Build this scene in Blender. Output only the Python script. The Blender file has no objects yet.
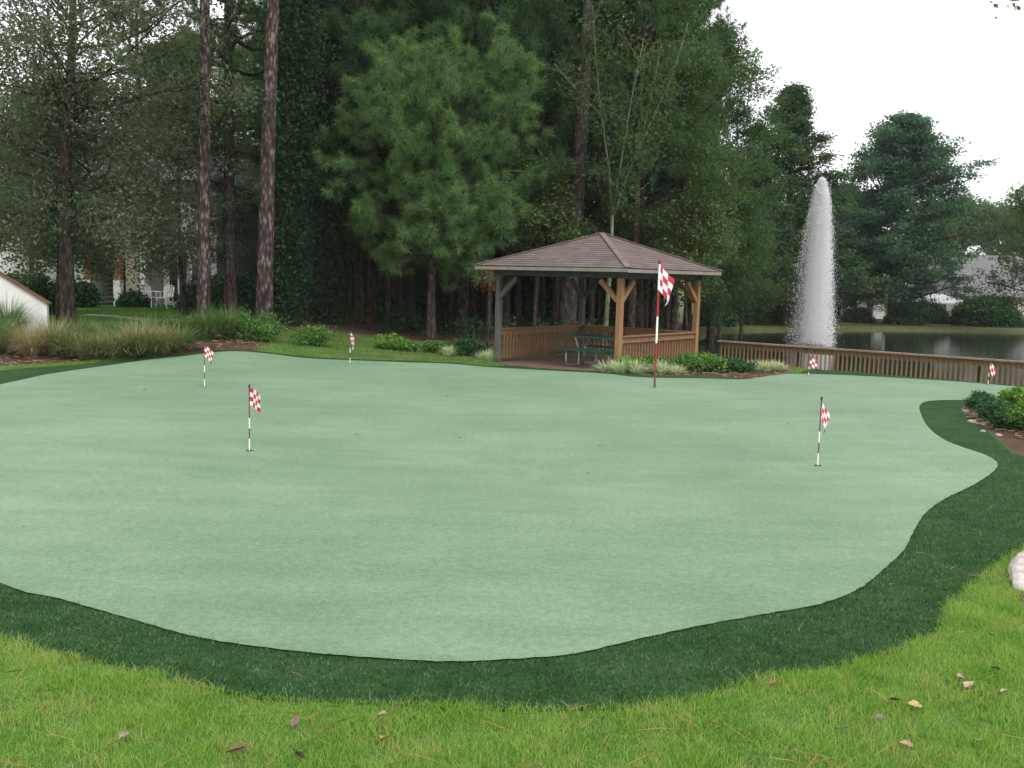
import bpy, math, random
import numpy as np
from mathutils import Vector, Matrix
from mathutils.geometry import delaunay_2d_cdt

sc = bpy.context.scene
COL = sc.collection
R_ = math.radians
rng = np.random.default_rng(7)
random.seed(7)

# ------------------------------------------------------------------ camera
F = 1000.0
CAM_H = 2.1
PITCH, ROLL = 6.2, 1.5
CM = (Matrix.Rotation(R_(90 - PITCH), 3, 'X') @ Matrix.Rotation(R_(ROLL), 3, 'Z'))
cam_d = bpy.data.cameras.new('camera')
cam = bpy.data.objects.new('camera', cam_d)
COL.objects.link(cam)
cam.matrix_world = Matrix.Translation((0, 0, CAM_H)) @ CM.to_4x4()
cam_d.sensor_width = 36
cam_d.lens = 36 * F / 1024
cam_d.clip_end = 3000
sc.camera = cam


def ray(px, py):
    return CM @ Vector(((px - 512) / F, -(py - 384) / F, -1))


def sstep(t):
    t = np.clip(t, 0, 1)
    return t * t * (3 - 2 * t)


def poly_sd(x, y, poly):
    """signed distance to a polygon, negative inside"""
    x = np.asarray(x, float); y = np.asarray(y, float)
    d2 = np.full(x.shape, 1e18); ins = np.zeros(x.shape, bool)
    n = len(poly)
    for i in range(n):
        ax, ay = poly[i]; bx, by = poly[(i + 1) % n]
        ex, ey = bx - ax, by - ay
        t = np.clip(((x - ax) * ex + (y - ay) * ey) / (ex * ex + ey * ey + 1e-12), 0, 1)
        d2 = np.minimum(d2, (x - ax - t * ex) ** 2 + (y - ay - t * ey) ** 2)
        c = ((ay > y) != (by > y))
        with np.errstate(divide='ignore', invalid='ignore'):
            xi = (bx - ax) * (y - ay) / (by - ay + 1e-15) + ax
        ins ^= c & (x < xi)
    d = np.sqrt(d2)
    return np.where(ins, -d, d)


POND = [(6.1, 28.7), (6.0, 32), (6.6, 37), (8.2, 46), (10.5, 53), (17, 58.5), (26, 62.5), (36, 63.5), (60, 60), (75, 45),
        (60, 14), (30, 9.5), (17.2, 19.6), (12.4, 23.6)]
WATER_Z = -0.7
FA, FB = Vector((5.8, 28.0)), Vector((11.8, 23.0))      # line of the pond fence


def H(x, y):
    x = np.asarray(x, float); y = np.asarray(y, float)
    h = 0.42 * sstep((-x - 1.0) / 8) * sstep((y - 21.0) / 8)
    h = h + 0.17 * np.exp(-(((x + 6.9) / 2.4) ** 2 + ((y - 23.8) / 1.8) ** 2))
    h = h + 0.05 * np.sin(x * .45 + 1) * np.sin(y * .33 + .5) * sstep((y - 7) / 4) * sstep((24 - y) / 6)
    d = (x - 5.8) * .640 + (y - 28) * .768
    h = h - 0.5 * sstep((d + 1.5) / 1.2) * sstep((x - 1.5) / 4)
    h = h - .2 * sstep((3.6 - np.hypot(x - 2.2, y - 25.92)) / 1.3)
    sd = poly_sd(x, y, POND)
    w = sstep(sd / 1.8)
    h = np.where(sd > 0, h * w + (-0.66) * (1 - w), -0.66 - 0.9 * sstep(-sd / 2.5))
    h = h - 0.35 * sstep((y - 55) / 20) * sstep((x - 5) / 10) * (sd > 0) * sstep((sd - .5) / 4) * 0
    return h


def Hs(x, y):
    return float(H(np.array([x]), np.array([y]))[0])


def G(px, py):
    """the ground point seen at a pixel"""
    d = ray(px, py)
    t = -CAM_H / d.z
    for _ in range(30):
        x, y = d.x * t, d.y * t
        t2 = (Hs(x, y) - CAM_H) / d.z
        t = t * .5 + t2 * .5
    return Vector((d.x * t, d.y * t, Hs(d.x * t, d.y * t)))


def PD(px, py, Y):
    d = ray(px, py)
    t = Y / d.y
    return Vector((d.x * t, Y, CAM_H + d.z * t))


def XD(px, Y):
    """world x of pixel column px (near the horizon) at distance Y, and ground height there"""
    p = PD(px, 300, Y)
    return p.x


# ------------------------------------------------------------------ materials
MATS = {}


def nt(name):
    m = bpy.data.materials.new(name)
    m.use_nodes = True
    t = m.node_tree
    t.nodes.clear()
    out = t.nodes.new('ShaderNodeOutputMaterial')
    return m, t, out


def N(t, kind, **kw):
    n = t.nodes.new(kind)
    for k, v in kw.items():
        if k in n.inputs.keys():
            n.inputs[k].default_value = v
        else:
            setattr(n, k, v)
    return n


def ramp(t, fac, stops):
    r = t.nodes.new('ShaderNodeValToRGB')
    e = r.color_ramp.elements
    while len(e) < len(stops):
        e.new(.5)
    for i, (p, c) in enumerate(stops):
        e[i].position = p
        e[i].color = (*c, 1)
    t.links.new(fac, r.inputs['Fac'])
    return r.outputs['Color']


def mixc(t, fac, a, b, mode='MIX'):
    m = t.nodes.new('ShaderNodeMix')
    m.data_type = 'RGBA'; m.blend_type = mode
    for s, v in ((m.inputs[0], fac), (m.inputs[6], a), (m.inputs[7], b)):
        if hasattr(v, 'node'):
            t.links.new(v, s)
        elif isinstance(v, (int, float)):
            s.default_value = v
        else:
            s.default_value = (*v, 1)
    return m.outputs[2]


def coords(t, scale=(1, 1, 1), src='Object'):
    c = t.nodes.new('ShaderNodeTexCoord')
    mp = t.nodes.new('ShaderNodeMapping')
    mp.inputs['Scale'].default_value = scale
    t.links.new(c.outputs[src], mp.inputs['Vector'])
    return mp.outputs['Vector']


def noise(t, vec, scale, detail=4, rough=.55):
    n = N(t, 'ShaderNodeTexNoise', Scale=scale, Detail=detail, Roughness=rough)
    t.links.new(vec, n.inputs['Vector'])
    return n.outputs['Fac']


def surf(name, c1, c2, scale=4, rough=.8, stretch=(1, 1, 1), bump=.3, bscale=None, metallic=0, spec=.3, c3=None, bdist=.01):
    if name in MATS: return MATS[name]
    m, t, out = nt(name)
    v = coords(t, stretch)
    f = noise(t, v, scale, 6, .6)
    st = [(.3, c1), (.7, c2)] if c3 is None else [(.25, c1), (.5, c2), (.75, c3)]
    col = ramp(t, f, st)
    p = N(t, 'ShaderNodeBsdfPrincipled', Roughness=rough, Metallic=metallic)
    p.inputs['Specular IOR Level'].default_value = spec
    t.links.new(col, p.inputs['Base Color'])
    if bump:
        b = N(t, 'ShaderNodeBump', Strength=bump, Distance=bdist)
        t.links.new(noise(t, v, bscale or scale * 4, 4), b.inputs['Height'])
        t.links.new(b.outputs['Normal'], p.inputs['Normal'])
    t.links.new(p.outputs['BSDF'], out.inputs['Surface'])
    MATS[name] = m
    return m


def leafmat(name, cols, trans=.25, rough=.6, clump=.9, spec=.15):
    """leaf material: colour varies leaf by leaf and clump by clump"""
    if name in MATS: return MATS[name]
    m, t, out = nt(name)
    g = t.nodes.new('ShaderNodeNewGeometry')
    v = coords(t)
    n = noise(t, v, clump, 2)
    mm = N(t, 'ShaderNodeMath', operation='MULTIPLY_ADD')
    t.links.new(n, mm.inputs[0]); mm.inputs[1].default_value = 1.3; mm.inputs[2].default_value = -.65
    ad = N(t, 'ShaderNodeMath', operation='ADD', use_clamp=True)
    t.links.new(g.outputs['Random Per Island'], ad.inputs[0]); t.links.new(mm.outputs[0], ad.inputs[1])
    k = len(cols)
    col = ramp(t, ad.outputs[0], [(i / (k - 1) if k > 1 else 0, c) for i, c in enumerate(cols)])
    p = N(t, 'ShaderNodeBsdfPrincipled', Roughness=rough)
    p.inputs['Specular IOR Level'].default_value = spec
    t.links.new(col, p.inputs['Base Color'])
    tr = N(t, 'ShaderNodeBsdfTranslucent')
    t.links.new(mixc(t, 1.0, col, (1.3, 1.5, .7), 'MULTIPLY'), tr.inputs['Color'])
    mx = N(t, 'ShaderNodeMixShader'); mx.inputs[0].default_value = trans
    t.links.new(p.outputs['BSDF'], mx.inputs[1]); t.links.new(tr.outputs['BSDF'], mx.inputs[2])
    t.links.new(mx.outputs[0], out.inputs['Surface'])
    MATS[name] = m
    return m


# ------------------------------------------------------------------ mesh helpers
class MB:
    def __init__(s):
        s.v = []; s.f = []; s.m = []; s.uv = None

    def add(s, vs, fs, mi=0):
        o = len(s.v)
        s.v += [tuple(v) for v in vs]
        s.f += [tuple(i + o for i in f) for f in fs]
        s.m += [mi] * len(fs)
        return s

    def box(s, c, size, rot=None, mi=0, ch=0.0):
        hx, hy, hz = size[0] / 2, size[1] / 2, size[2] / 2
        c = Vector(c)
        if ch > 0:      # chamfered along z edges
            prof = [(-hx + ch, -hy), (hx - ch, -hy), (hx, -hy + ch), (hx, hy - ch), (hx - ch, hy), (-hx + ch, hy), (-hx, hy - ch), (-hx, -hy + ch)]
            vs = [Vector((x, y, -hz)) for x, y in prof] + [Vector((x, y, hz)) for x, y in prof]
            fs = [tuple(range(7, -1, -1)), tuple(range(8, 16))] + [(i, (i + 1) % 8, 8 + (i + 1) % 8, 8 + i) for i in range(8)]
        else:
            vs = [Vector((x * hx, y * hy, z * hz)) for z in (-1, 1) for y in (-1, 1) for x in (-1, 1)]
            fs = [(0, 2, 3, 1), (4, 5, 7, 6), (0, 1, 5, 4), (2, 6, 7, 3), (0, 4, 6, 2), (1, 3, 7, 5)]
        if rot is not None: vs = [rot @ v for v in vs]
        return s.add([v + c for v in vs], fs, mi)

    def bar(s, p0, p1, w, h, mi=0, up=(0, 0, 1)):
        p0, p1 = Vector(p0), Vector(p1)
        d = (p1 - p0); L = d.length; d.normalize()
        upv = Vector(up)
        if abs(d.dot(upv)) > .98: upv = Vector((1, 0, 0))
        sx = d.cross(upv).normalized(); uz = sx.cross(d).normalized()
        rot = Matrix((sx, d, uz)).transposed()
        return s.box((p0 + p1) / 2, (w, L, h), rot, mi)

    def tube(s, pts, rad, n=8, mi=0, cap=True):
        pts = [Vector(p) for p in pts]
        if not hasattr(rad, '__len__'): rad = [rad] * len(pts)
        o = len(s.v); k = len(pts)
        ref = None
        for i, p in enumerate(pts):
            d = (pts[min(i + 1, k - 1)] - pts[max(i - 1, 0)])
            if d.length < 1e-9: d = Vector((0, 0, 1))
            d.normalize()
            if ref is None:
                ref = d.cross(Vector((0, 1, 0)) if abs(d.y) < .9 else Vector((1, 0, 0))).normalized()
            a = (ref - d * ref.dot(d)).normalized(); ref = a
            b = d.cross(a)
            for j in range(n):
                th = 2 * math.pi * j / n
                s.v.append(tuple(p + (a * math.cos(th) + b * math.sin(th)) * rad[i]))
        for i in range(k - 1):
            for j in range(n):
                j2 = (j + 1) % n
                s.f.append((o + i * n + j, o + i * n + j2, o + (i + 1) * n + j2, o + (i + 1) * n + j)); s.m.append(mi)
        if cap:
            s.f.append(tuple(o + j for j in range(n - 1, -1, -1))); s.m.append(mi)
            s.f.append(tuple(o + (k - 1) * n + j for j in range(n))); s.m.append(mi)
        return s

    def build(s, name, mats, parent=None, smooth=False, loc=None, rot=None):
        me = bpy.data.meshes.new(name)
        me.from_pydata(s.v, [], s.f)
        if not isinstance(mats, (list, tuple)): mats = [mats]
        for m in mats: me.materials.append(m)
        if len(mats) > 1: me.polygons.foreach_set('material_index', s.m)
        if smooth: me.polygons.foreach_set('use_smooth', [True] * len(s.f))
        if s.uv:
            l = me.uv_layers.new(name='UVMap')
            flat = [c for uv in s.uv for c in uv]
            l.data.foreach_set('uv', flat)
        me.update()
        return link(name, me, parent, loc, rot)


def link(name, me, parent=None, loc=None, rot=None):
    o = bpy.data.objects.new(name, me)
    COL.objects.link(o)
    if parent is not None: o.parent = parent
    if loc is not None: o.location = loc
    if rot is not None: o.rotation_euler = rot
    return o


def npmesh(name, V, k, mat, smooth=False):
    """V: (n*k,3) array; n separate faces of k vertices each"""
    n = len(V) // k
    me = bpy.data.meshes.new(name)
    me.vertices.add(n * k); me.vertices.foreach_set('co', np.ascontiguousarray(V, dtype=np.float32).ravel())
    me.loops.add(n * k); me.loops.foreach_set('vertex_index', np.arange(n * k, dtype=np.int32))
    me.polygons.add(n); me.polygons.foreach_set('loop_start', np.arange(0, n * k, k, dtype=np.int32))
    me.update(calc_edges=True)
    me.materials.append(mat)
    return me


def npfaces(name, V, FI, mat, smooth=False):
    """V (n,3), FI (m,k) index array"""
    me = bpy.data.meshes.new(name)
    m, k = FI.shape
    me.vertices.add(len(V)); me.vertices.foreach_set('co', np.ascontiguousarray(V, dtype=np.float32).ravel())
    me.loops.add(m * k); me.loops.foreach_set('vertex_index', np.ascontiguousarray(FI, dtype=np.int32).ravel())
    me.polygons.add(m); me.polygons.foreach_set('loop_start', np.arange(0, m * k, k, dtype=np.int32))
    if smooth: me.polygons.foreach_set('use_smooth', np.ones(m, dtype=bool))
    me.update(calc_edges=True)
    if mat: me.materials.append(mat)
    return me


def empty(name, loc, rz=0, sc_=None):
    o = bpy.data.objects.new(name, None)
    COL.objects.link(o)
    o.location = loc; o.rotation_euler = (0, 0, rz)
    o.empty_display_size = .2
    if sc_: o.scale = sc_ if hasattr(sc_, '__len__') else (sc_, sc_, sc_)
    return o


def tag(o, label=None, cat=None, group=None, kind=None):
    if label: o['label'] = label
    if cat: o['category'] = cat
    if group: o['group'] = group
    if kind: o['kind'] = kind
    return o


def copy_tree(o, parent=None):
    c = o.copy(); COL.objects.link(c)
    if parent is not None: c.parent = parent
    for ch in list(o.children): copy_tree(ch, c)
    return c


def unit(a):
    return a / (np.linalg.norm(a, axis=-1, keepdims=True) + 1e-9)


def leaves(centers, spread, per, L, W, rg, up=.6, droop=0.0, bend=.0):
    """diamond leaves scattered round clump centres -> (n*4,3)"""
    c = np.repeat(np.asarray(centers), per, axis=0)
    n = len(c)
    p = c + rg.normal(size=(n, 3)) * np.asarray(spread)
    nr = unit(rg.normal(size=(n, 3)) + np.array([0, 0, up]))
    a = unit(np.cross(nr, rg.normal(size=(n, 3))))
    a[:, 2] -= droop; a = unit(a)
    b = np.cross(nr, a)
    s = rg.uniform(.4, 1.45, (n, 1))
    a = a * L * s; b = b * W * s
    V = np.stack([p - a * .5, p + b * .5 - a * .08, p + a * .5, p - b * .5 - a * .08], axis=1)
    V[:, 1] += nr * (W * .18) * s; V[:, 3] += nr * (W * .18) * s
    return V.reshape(-1, 3)


def needles(tips, dirs, per, L, W, rg, cone=1.0):
    c = np.repeat(tips, per, axis=0); d = np.repeat(dirs, per, axis=0)
    n = len(c)
    c = c - d * rg.uniform(0, L * .9, (n, 1))
    q = unit(d * .55 + rg.normal(size=(n, 3)) * cone * .6)
    sd = unit(np.cross(q, rg.normal(size=(n, 3)))) * W * .5
    ln = L * rg.uniform(.7, 1.1, (n, 1))
    e = c + q * ln
    e[:, 2] -= ln[:, 0] * .08
    V = np.stack([c - sd, c + sd, e], axis=1)
    return V.reshape(-1, 3)


# ------------------------------------------------------------------ tree growing
BARK_PINE = None


def grow(rg, h, cb, R, nl, prof, e0, e1, sub, tr, wob=.15, lean=(0, 0), flare=1.25, subl=.36, limb_r=.4, curve=.15, cut=.35, var=(.68, 1.12)):
    mb = MB()
    n = 14
    ph = rg.uniform(0, 6, 4)

    def tp(z):
        s = z / h
        return Vector((lean[0] * s + wob * math.sin(3 * s + ph[0]) * s + wob * .4 * math.sin(9 * s + ph[1]) * s,
                       lean[1] * s + wob * math.sin(3.3 * s + ph[2]) * s, z))

    def rad(z):
        s = z / h
        return tr * ((1 - s) ** .8 * .93 + .07) * (1 + (flare - 1) * math.exp(-z / .35))
    zs = [-.25, 0, .15, .4] + [h * i / n for i in range(1, n + 1)]
    zs = sorted(zs)
    mb.tube([tp(z) for z in zs], [rad(max(z, 0)) for z in zs], 10)
    tips = []; dirs = []
    for i in range(nl):
        t = (i + rg.uniform(.1, .9)) / nl
        z = cb + (h - cb) * t * .97
        az = i * 2.39996 + rg.uniform(-.5, .5)
        L = R * prof(t) * rg.uniform(*var)
        el = e0 + (e1 - e0) * t + rg.uniform(-.15, .15)
        d = Vector((math.cos(az) * math.cos(el), math.sin(az) * math.cos(el), math.sin(el)))
        p0 = tp(z)
        wv = Vector(rg.normal(size=3)) * (L * .07); wph = rg.uniform(.8, 2.2)
        def lp(s):
            return p0 + d * (L * s) + Vector((0, 0, curve * L * s * s)) + wv * math.sin(math.pi * wph * s)
        r0 = min(rad(z) * .6, max(.012, limb_r * tr * (.35 + .65 * L / R)))
        mb.tube([lp(0), lp(.2), lp(.4), lp(.6), lp(.8), lp(1)], [r0, r0 * .82, r0 * .65, r0 * .47, r0 * .3, r0 * .1], 5, cap=False)
        tips.append(lp(1)); dirs.append((lp(1) - lp(.7)).normalized())
        for k in range(sub):
            s = cut + (1 - cut) * (k + rg.uniform(0, 1)) / sub
            q = lp(s)
            dd = (d * .7 + Vector(rg.normal(size=3)) * .75 + Vector((0, 0, .1))).normalized()
            l = max(.25, R * subl * prof(t) * rg.uniform(.5, 1.15))
            e = q + dd * l
            mb.tube([q, q + dd * l * .5 + Vector((0, 0, .03 * l)), e], [r0 * .3, r0 * .2, r0 * .05], 4, cap=False)
            tips.append(e); dirs.append(dd)
            tips.append(q + dd * l * .55); dirs.append(dd)
    return mb, np.array([tuple(t) for t in tips]), np.array([tuple(t) for t in dirs])


oak = lambda t: max(.12, math.sin(math.pi * (.18 + .8 * t)) ** .65)
cone = lambda t: .1 + .95 * (1 - t) ** .85
colu = lambda t: .2 + .8 * math.sin(math.pi * (.25 + .72 * t)) ** .5
pinep = lambda t: .25 + .8 * math.sin(math.pi * (.22 + .72 * t))


def tree_proto(name, label, cat, grown, crown_me, bark, group=None, extra=None):
    r = empty(name, (0, 0, 0))
    tag(r, label, cat, group)
    grown.build('trunk', bark, r, smooth=True)
    link('crown', crown_me, r)
    return r


# ------------------------------------------------------------------ world and light
w = bpy.data.worlds.new('World'); sc.world = w
w.use_nodes = True
wt = w.node_tree
bg = wt.nodes['Background']
sky = N(wt, 'ShaderNodeTexSky', sky_type='NISHITA', sun_disc=False)
SUN_EL, SUN_AZ = 46, 155
sky.sun_elevation = R_(SUN_EL); sky.sun_rotation = R_(SUN_AZ)
sky.air_density = 1; sky.dust_density = 3; sky.ozone_density = 1
tc = wt.nodes.new('ShaderNodeTexCoord')
cl = N(wt, 'ShaderNodeTexNoise', Scale=2.0, Detail=5, Roughness=.5)
wt.links.new(tc.outputs['Generated'], cl.inputs['Vector'])
cloudc = ramp(wt, cl.outputs['Fac'], [(.3, (8.0, 8.15, 8.5)), (.7, (11.5, 11.5, 11.6))])
wt.links.new(mixc(wt, .9, sky.outputs['Color'], cloudc), bg.inputs['Color'])
bg.inputs['Strength'].default_value = .1
sl = bpy.data.lights.new('sun', 'SUN'); so = bpy.data.objects.new('sun', sl); COL.objects.link(so)
sl.energy = 1.5; sl.angle = R_(25); sl.color = (1, .97, .92)
a = R_(SUN_AZ); e = R_(SUN_EL)
sdir = Vector((math.sin(a) * math.cos(e), math.cos(a) * math.cos(e), math.sin(e)))
so.rotation_euler = sdir.to_track_quat('Z', 'Y').to_euler()
so.location = (0, 0, 60)
sc.view_settings.view_transform = 'Standard'; sc.view_settings.look = 'None'
sc.view_settings.exposure = 0.8; sc.view_settings.gamma = 1

# ------------------------------------------------------------------ ground outlines (seen in the photo, laid on the terrain)
def outline(pts, n=10):
    """closed smooth curve through world points"""
    P = [np.array(p[:2]) for p in pts]
    k = len(P); out = []
    for i in range(k):
        p0, p1, p2, p3 = P[i - 1], P[i], P[(i + 1) % k], P[(i + 2) % k]
        m = max(2, min(n, int(np.linalg.norm(p2 - p1) / (.25 if n < 20 else .07))))
        for j in range(m):
            t = j / m
            out.append(tuple(.5 * ((2 * p1) + (-p0 + p2) * t + (2 * p0 - 5 * p1 + 4 * p2 - p3) * t * t + (-p0 + 3 * p1 - 3 * p2 + p3) * t ** 3)))
    return out


GREEN_PX = [(0, 585), (60, 601), (130, 621), (200, 640), (290, 653), (370, 660), (450, 664), (520, 661), (575, 656), (640, 641), (700, 628),
            (760, 617), (820, 606), (860, 590), (888, 567), (905, 550), (915, 530), (927, 513), (947, 499), (972, 487), (993, 473), (997, 464),
            (985, 456), (962, 448), (943, 440), (928, 428), (921, 415), (920, 406), (932, 401.5), (970, 401), (1024, 403), (1110, 408),
            (1170, 404), (1110, 396), (1024, 388), (960, 382.5), (870, 377), (805, 374.5), (775, 375.5), (745, 380), (700, 379), (640, 378),
            (600, 374), (500, 368.5), (450, 364.5), (380, 362), (310, 359), (270, 354.5), (232, 352), (190, 356), (130, 363), (60, 373), (20, 381), (-20, 391), (-120, 425), (-150, 470), (-110, 530)]
FRINGE_PX = [(0, 640), (60, 655), (130, 672), (200, 688), (260, 700), (330, 703), (450, 709), (540, 712), (640, 709), (700, 699), (760, 680),
             (850, 664), (920, 645), (943, 622), (953, 600), (985, 576), (1010, 558), (1050, 535), (1150, 505), (1150, 478), (1024, 457), (1001, 443), (988, 432),
             (975, 418), (966, 411), (972, 405), (995, 402.5), (1024, 402.5), (1100, 405), (1200, 412), (1230, 404), (1110, 392), (1024, 385), (960, 378), (870, 372.5), (805, 370.5), (790, 374), (770, 378.5), (745, 379), (700, 376.5), (640, 375),
             (600, 371), (500, 366), (450, 362.5), (380, 360), (310, 357), (270, 352.5), (232, 349.5), (190, 353.5), (130, 359), (60, 366), (0, 371), (-80, 380), (-200, 420), (-250, 480), (-180, 570), (-80, 615)]
g0 = outline([G(*p) for p in GREEN_PX], 24)
g0 = [(x_ + .005 * math.sin(i * 1.9) * math.sin(i * .37 + 1), y_ + .006 * math.sin(i * 2.7 + 2) * math.sin(i * .53)) for i, (x_, y_) in enumerate(g0)]
f0 = outline([G(*p) for p in FRINGE_PX])
BED_R_PX = [(964, 410), (973, 404), (995, 403), (1024, 405), (1100, 409), (1160, 420), (1180, 450), (1120, 474), (1024, 457), (1001, 444), (986, 432), (974, 420)]
bed_r = outline([G(*p) for p in BED_R_PX])


def inside(x, y, poly):
    return poly_sd(x, y, poly) < 0


# left planting bed and forest edge as world polygons
BED_L = [tuple(G(*p)[:2]) for p in [(-160, 369), (0, 366), (90, 360), (180, 354.5), (228, 351), (258, 351), (255, 342), (225, 333), (120, 334), (0, 345), (-160, 350)]]
FOREST = [(-11.0, 31.0), (-7.2, 29.2), (-5.0, 30.5), (-1.5, 30.2), (-.5, 28.4), (1, 29.0), (3, 30.0), (4.6, 31.5), (5.0, 36), (7, 46), (9.5, 56), (12, 75), (0, 110), (-60, 110), (-60, 48), (-26, 48), (-13, 44)]
BED_G = [tuple(G(*p)[:2]) for p in [(590, 374), (640, 378), (700, 379.5), (745, 380), (775, 376), (790, 371), (785, 364), (730, 360), (690, 360), (640, 363), (600, 368)]]
BED_S = [tuple(G(*p)[:2]) for p in [(440, 361), (500, 365), (540, 366), (495, 354), (440, 352), (380, 353), (385, 357)]]
FARBANK = [(5.0, 36), (7.6, 48), (10, 56), (17, 61), (27, 65), (40, 66.5), (40, 68), (26, 68), (15, 64), (6, 58)]

# ------------------------------------------------------------------ the ground
def axis(lo, hi, step, far_lo, far_hi):
    a = list(np.arange(lo, hi + 1e-6, step))
    s = step; x = hi
    while x < far_hi:
        s *= 1.25; x += s; a.append(x)
    s = step; x = lo
    while x > far_lo:
        s *= 1.25; x -= s; a.insert(0, x)
    return np.array(a)


xs = axis(-26, 32, .4, -400, 400); ys = axis(1, 70, .4, -100, 450)
X, Y = np.meshgrid(xs, ys)
Z = H(X, Y)
Z = Z - .04 * (poly_sd(X, Y, f0) < -.35)
V = np.stack([X, Y, Z], -1).reshape(-1, 3)
ny, nx = X.shape
idx = np.arange(nx * ny).reshape(ny, nx)
FI = np.stack([idx[:-1, :-1], idx[:-1, 1:], idx[1:, 1:], idx[1:, :-1]], -1).reshape(-1, 4)

m, t, out = nt('ground_lawn_litter_shade')
v = coords(t)
at = N(t, 'ShaderNodeAttribute', attribute_name='litter_shade')
nz = noise(t, v, 1.7, 5)
nf = noise(t, v, 14, 4)
ng = noise(t, v, 60, 3)
gsum = N(t, 'ShaderNodeMath', operation='MULTIPLY_ADD'); t.links.new(nf, gsum.inputs[0]); gsum.inputs[1].default_value = .5
gs2 = N(t, 'ShaderNodeMath', operation='MULTIPLY'); t.links.new(nz, gs2.inputs[0]); gs2.inputs[1].default_value = .5
t.links.new(gs2.outputs[0], gsum.inputs[2])
grass = ramp(t, gsum.outputs[0], [(.3, (.035, .085, .018)), (.5, (.075, .155, .03)), (.72, (.15, .22, .06))])
litter_shade_col = ramp(t, gsum.outputs[0], [(.3, (.03, .022, .016)), (.5, (.085, .052, .036)), (.7, (.16, .1, .068))])
th = N(t, 'ShaderNodeMath', operation='ADD'); t.links.new(at.outputs['Fac'], th.inputs[0])
th2 = N(t, 'ShaderNodeMath', operation='MULTIPLY_ADD'); t.links.new(nf, th2.inputs[0]); th2.inputs[1].default_value = .9; th2.inputs[2].default_value = -.45
t.links.new(th2.outputs[0], th.inputs[1])
fm = ramp(t, th.outputs[0], [(.42, (0, 0, 0)), (.58, (1, 1, 1))])
col = mixc(t, fm, grass, litter_shade_col)
p = N(t, 'ShaderNodeBsdfPrincipled', Roughness=.9)
p.inputs['Specular IOR Level'].default_value = .1
t.links.new(col, p.inputs['Base Color'])
b = N(t, 'ShaderNodeBump', Strength=.8, Distance=.04); t.links.new(ng, b.inputs['Height']); t.links.new(b.outputs['Normal'], p.inputs['Normal'])
t.links.new(p.outputs['BSDF'], out.inputs['Surface'])
ground_me = npfaces('ground', V, FI, m, True)
litter_shade_v = np.zeros(len(V))
fx, fy = V[:, 0], V[:, 1]
for poly in (BED_L, FOREST, BED_G, FARBANK, bed_r):
    litter_shade_v = np.maximum(litter_shade_v, sstep(.5 - poly_sd(fx, fy, poly) / .9))
litter_shade_v = np.maximum(litter_shade_v, .51 * ((fx > 4) & (fy > 48)))  # tree shade on the far bank, painted in with the litter colour
litter_shade_v = np.maximum(litter_shade_v, .44 * ((fx > -7) & (fx < 4.5) & (fy > 23.5)))
la = ground_me.attributes.new('litter_shade', 'FLOAT', 'POINT'); la.data.foreach_set('value', litter_shade_v.astype(np.float32))
tag(link('ground', ground_me), kind='structure')


def sheet(name, poly, step, dz, mat, holes=None):
    P = np.array(poly)
    x0, y0 = P.min(0); x1, y1 = P.max(0)
    gx, gy = np.meshgrid(np.arange(x0, x1, step), np.arange(y0, y1, step))
    gx = gx.ravel() + rng.uniform(-.1, .1, gx.size) * step; gy = gy.ravel() + rng.uniform(-.1, .1, gy.size) * step
    k = poly_sd(gx, gy, poly) < -step * .35
    pts = [Vector(p) for p in poly] + [Vector((x, y)) for x, y in zip(gx[k], gy[k])]
    n = len(poly)
    r = delaunay_2d_cdt(pts, [], [list(range(n))], 1, 1e-5)
    vs = np.array([(q.x, q.y) for q in r[0]])
    z = H(vs[:, 0], vs[:, 1]) + dz
    me = bpy.data.meshes.new(name)
    me.from_pydata([(x, y, zz) for (x, y), zz in zip(vs, z)], [], [f for f in r[2]])
    me.polygons.foreach_set('use_smooth', [True] * len(me.polygons))
    me.materials.append(mat)
    me.update()
    return link(name, me)


# putting green
m, t, out = nt('putting_turf')
v = coords(t)
n1 = noise(t, v, .3, 5, .65); n2 = noise(t, v, 22, 5, .8); n3 = noise(t, v, 110, 3, .7)
vs_ = coords(t, (.6, 3.2, 1)); n4 = noise(t, vs_, .9, 4, .6)
s1 = N(t, 'ShaderNodeMath', operation='MULTIPLY_ADD'); t.links.new(n2, s1.inputs[0]); s1.inputs[1].default_value = .46
s2 = N(t, 'ShaderNodeMath', operation='MULTIPLY_ADD'); t.links.new(n1, s2.inputs[0]); s2.inputs[1].default_value = .36
s3 = N(t, 'ShaderNodeMath', operation='MULTIPLY'); t.links.new(n4, s3.inputs[0]); s3.inputs[1].default_value = .18
t.links.new(s3.outputs[0], s2.inputs[2]); t.links.new(s2.outputs[0], s1.inputs[2])
c = ramp(t, s1.outputs[0], [(.4, (.058, .12, .06)), (.5, (.084, .154, .082)), (.61, (.12, .196, .116))])
c = mixc(t, ramp(t, n3, [(.35, (0, 0, 0)), (.7, (1, 1, 1))]), c, mixc(t, 1, c, (2.0, 1.75, 1.9), 'MULTIPLY'))
p = N(t, 'ShaderNodeBsdfPrincipled', Roughness=.75)
p.inputs['Specular IOR Level'].default_value = .2
p.inputs['Sheen Weight'].default_value = .1; p.inputs['Sheen Roughness'].default_value = .4
t.links.new(c, p.inputs['Base Color'])
b = N(t, 'ShaderNodeBump', Strength=.5, Distance=.01); t.links.new(n3, b.inputs['Height']); t.links.new(b.outputs['Normal'], p.inputs['Normal'])
t.links.new(p.outputs['BSDF'], out.inputs['Surface'])
TURF = m
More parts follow.
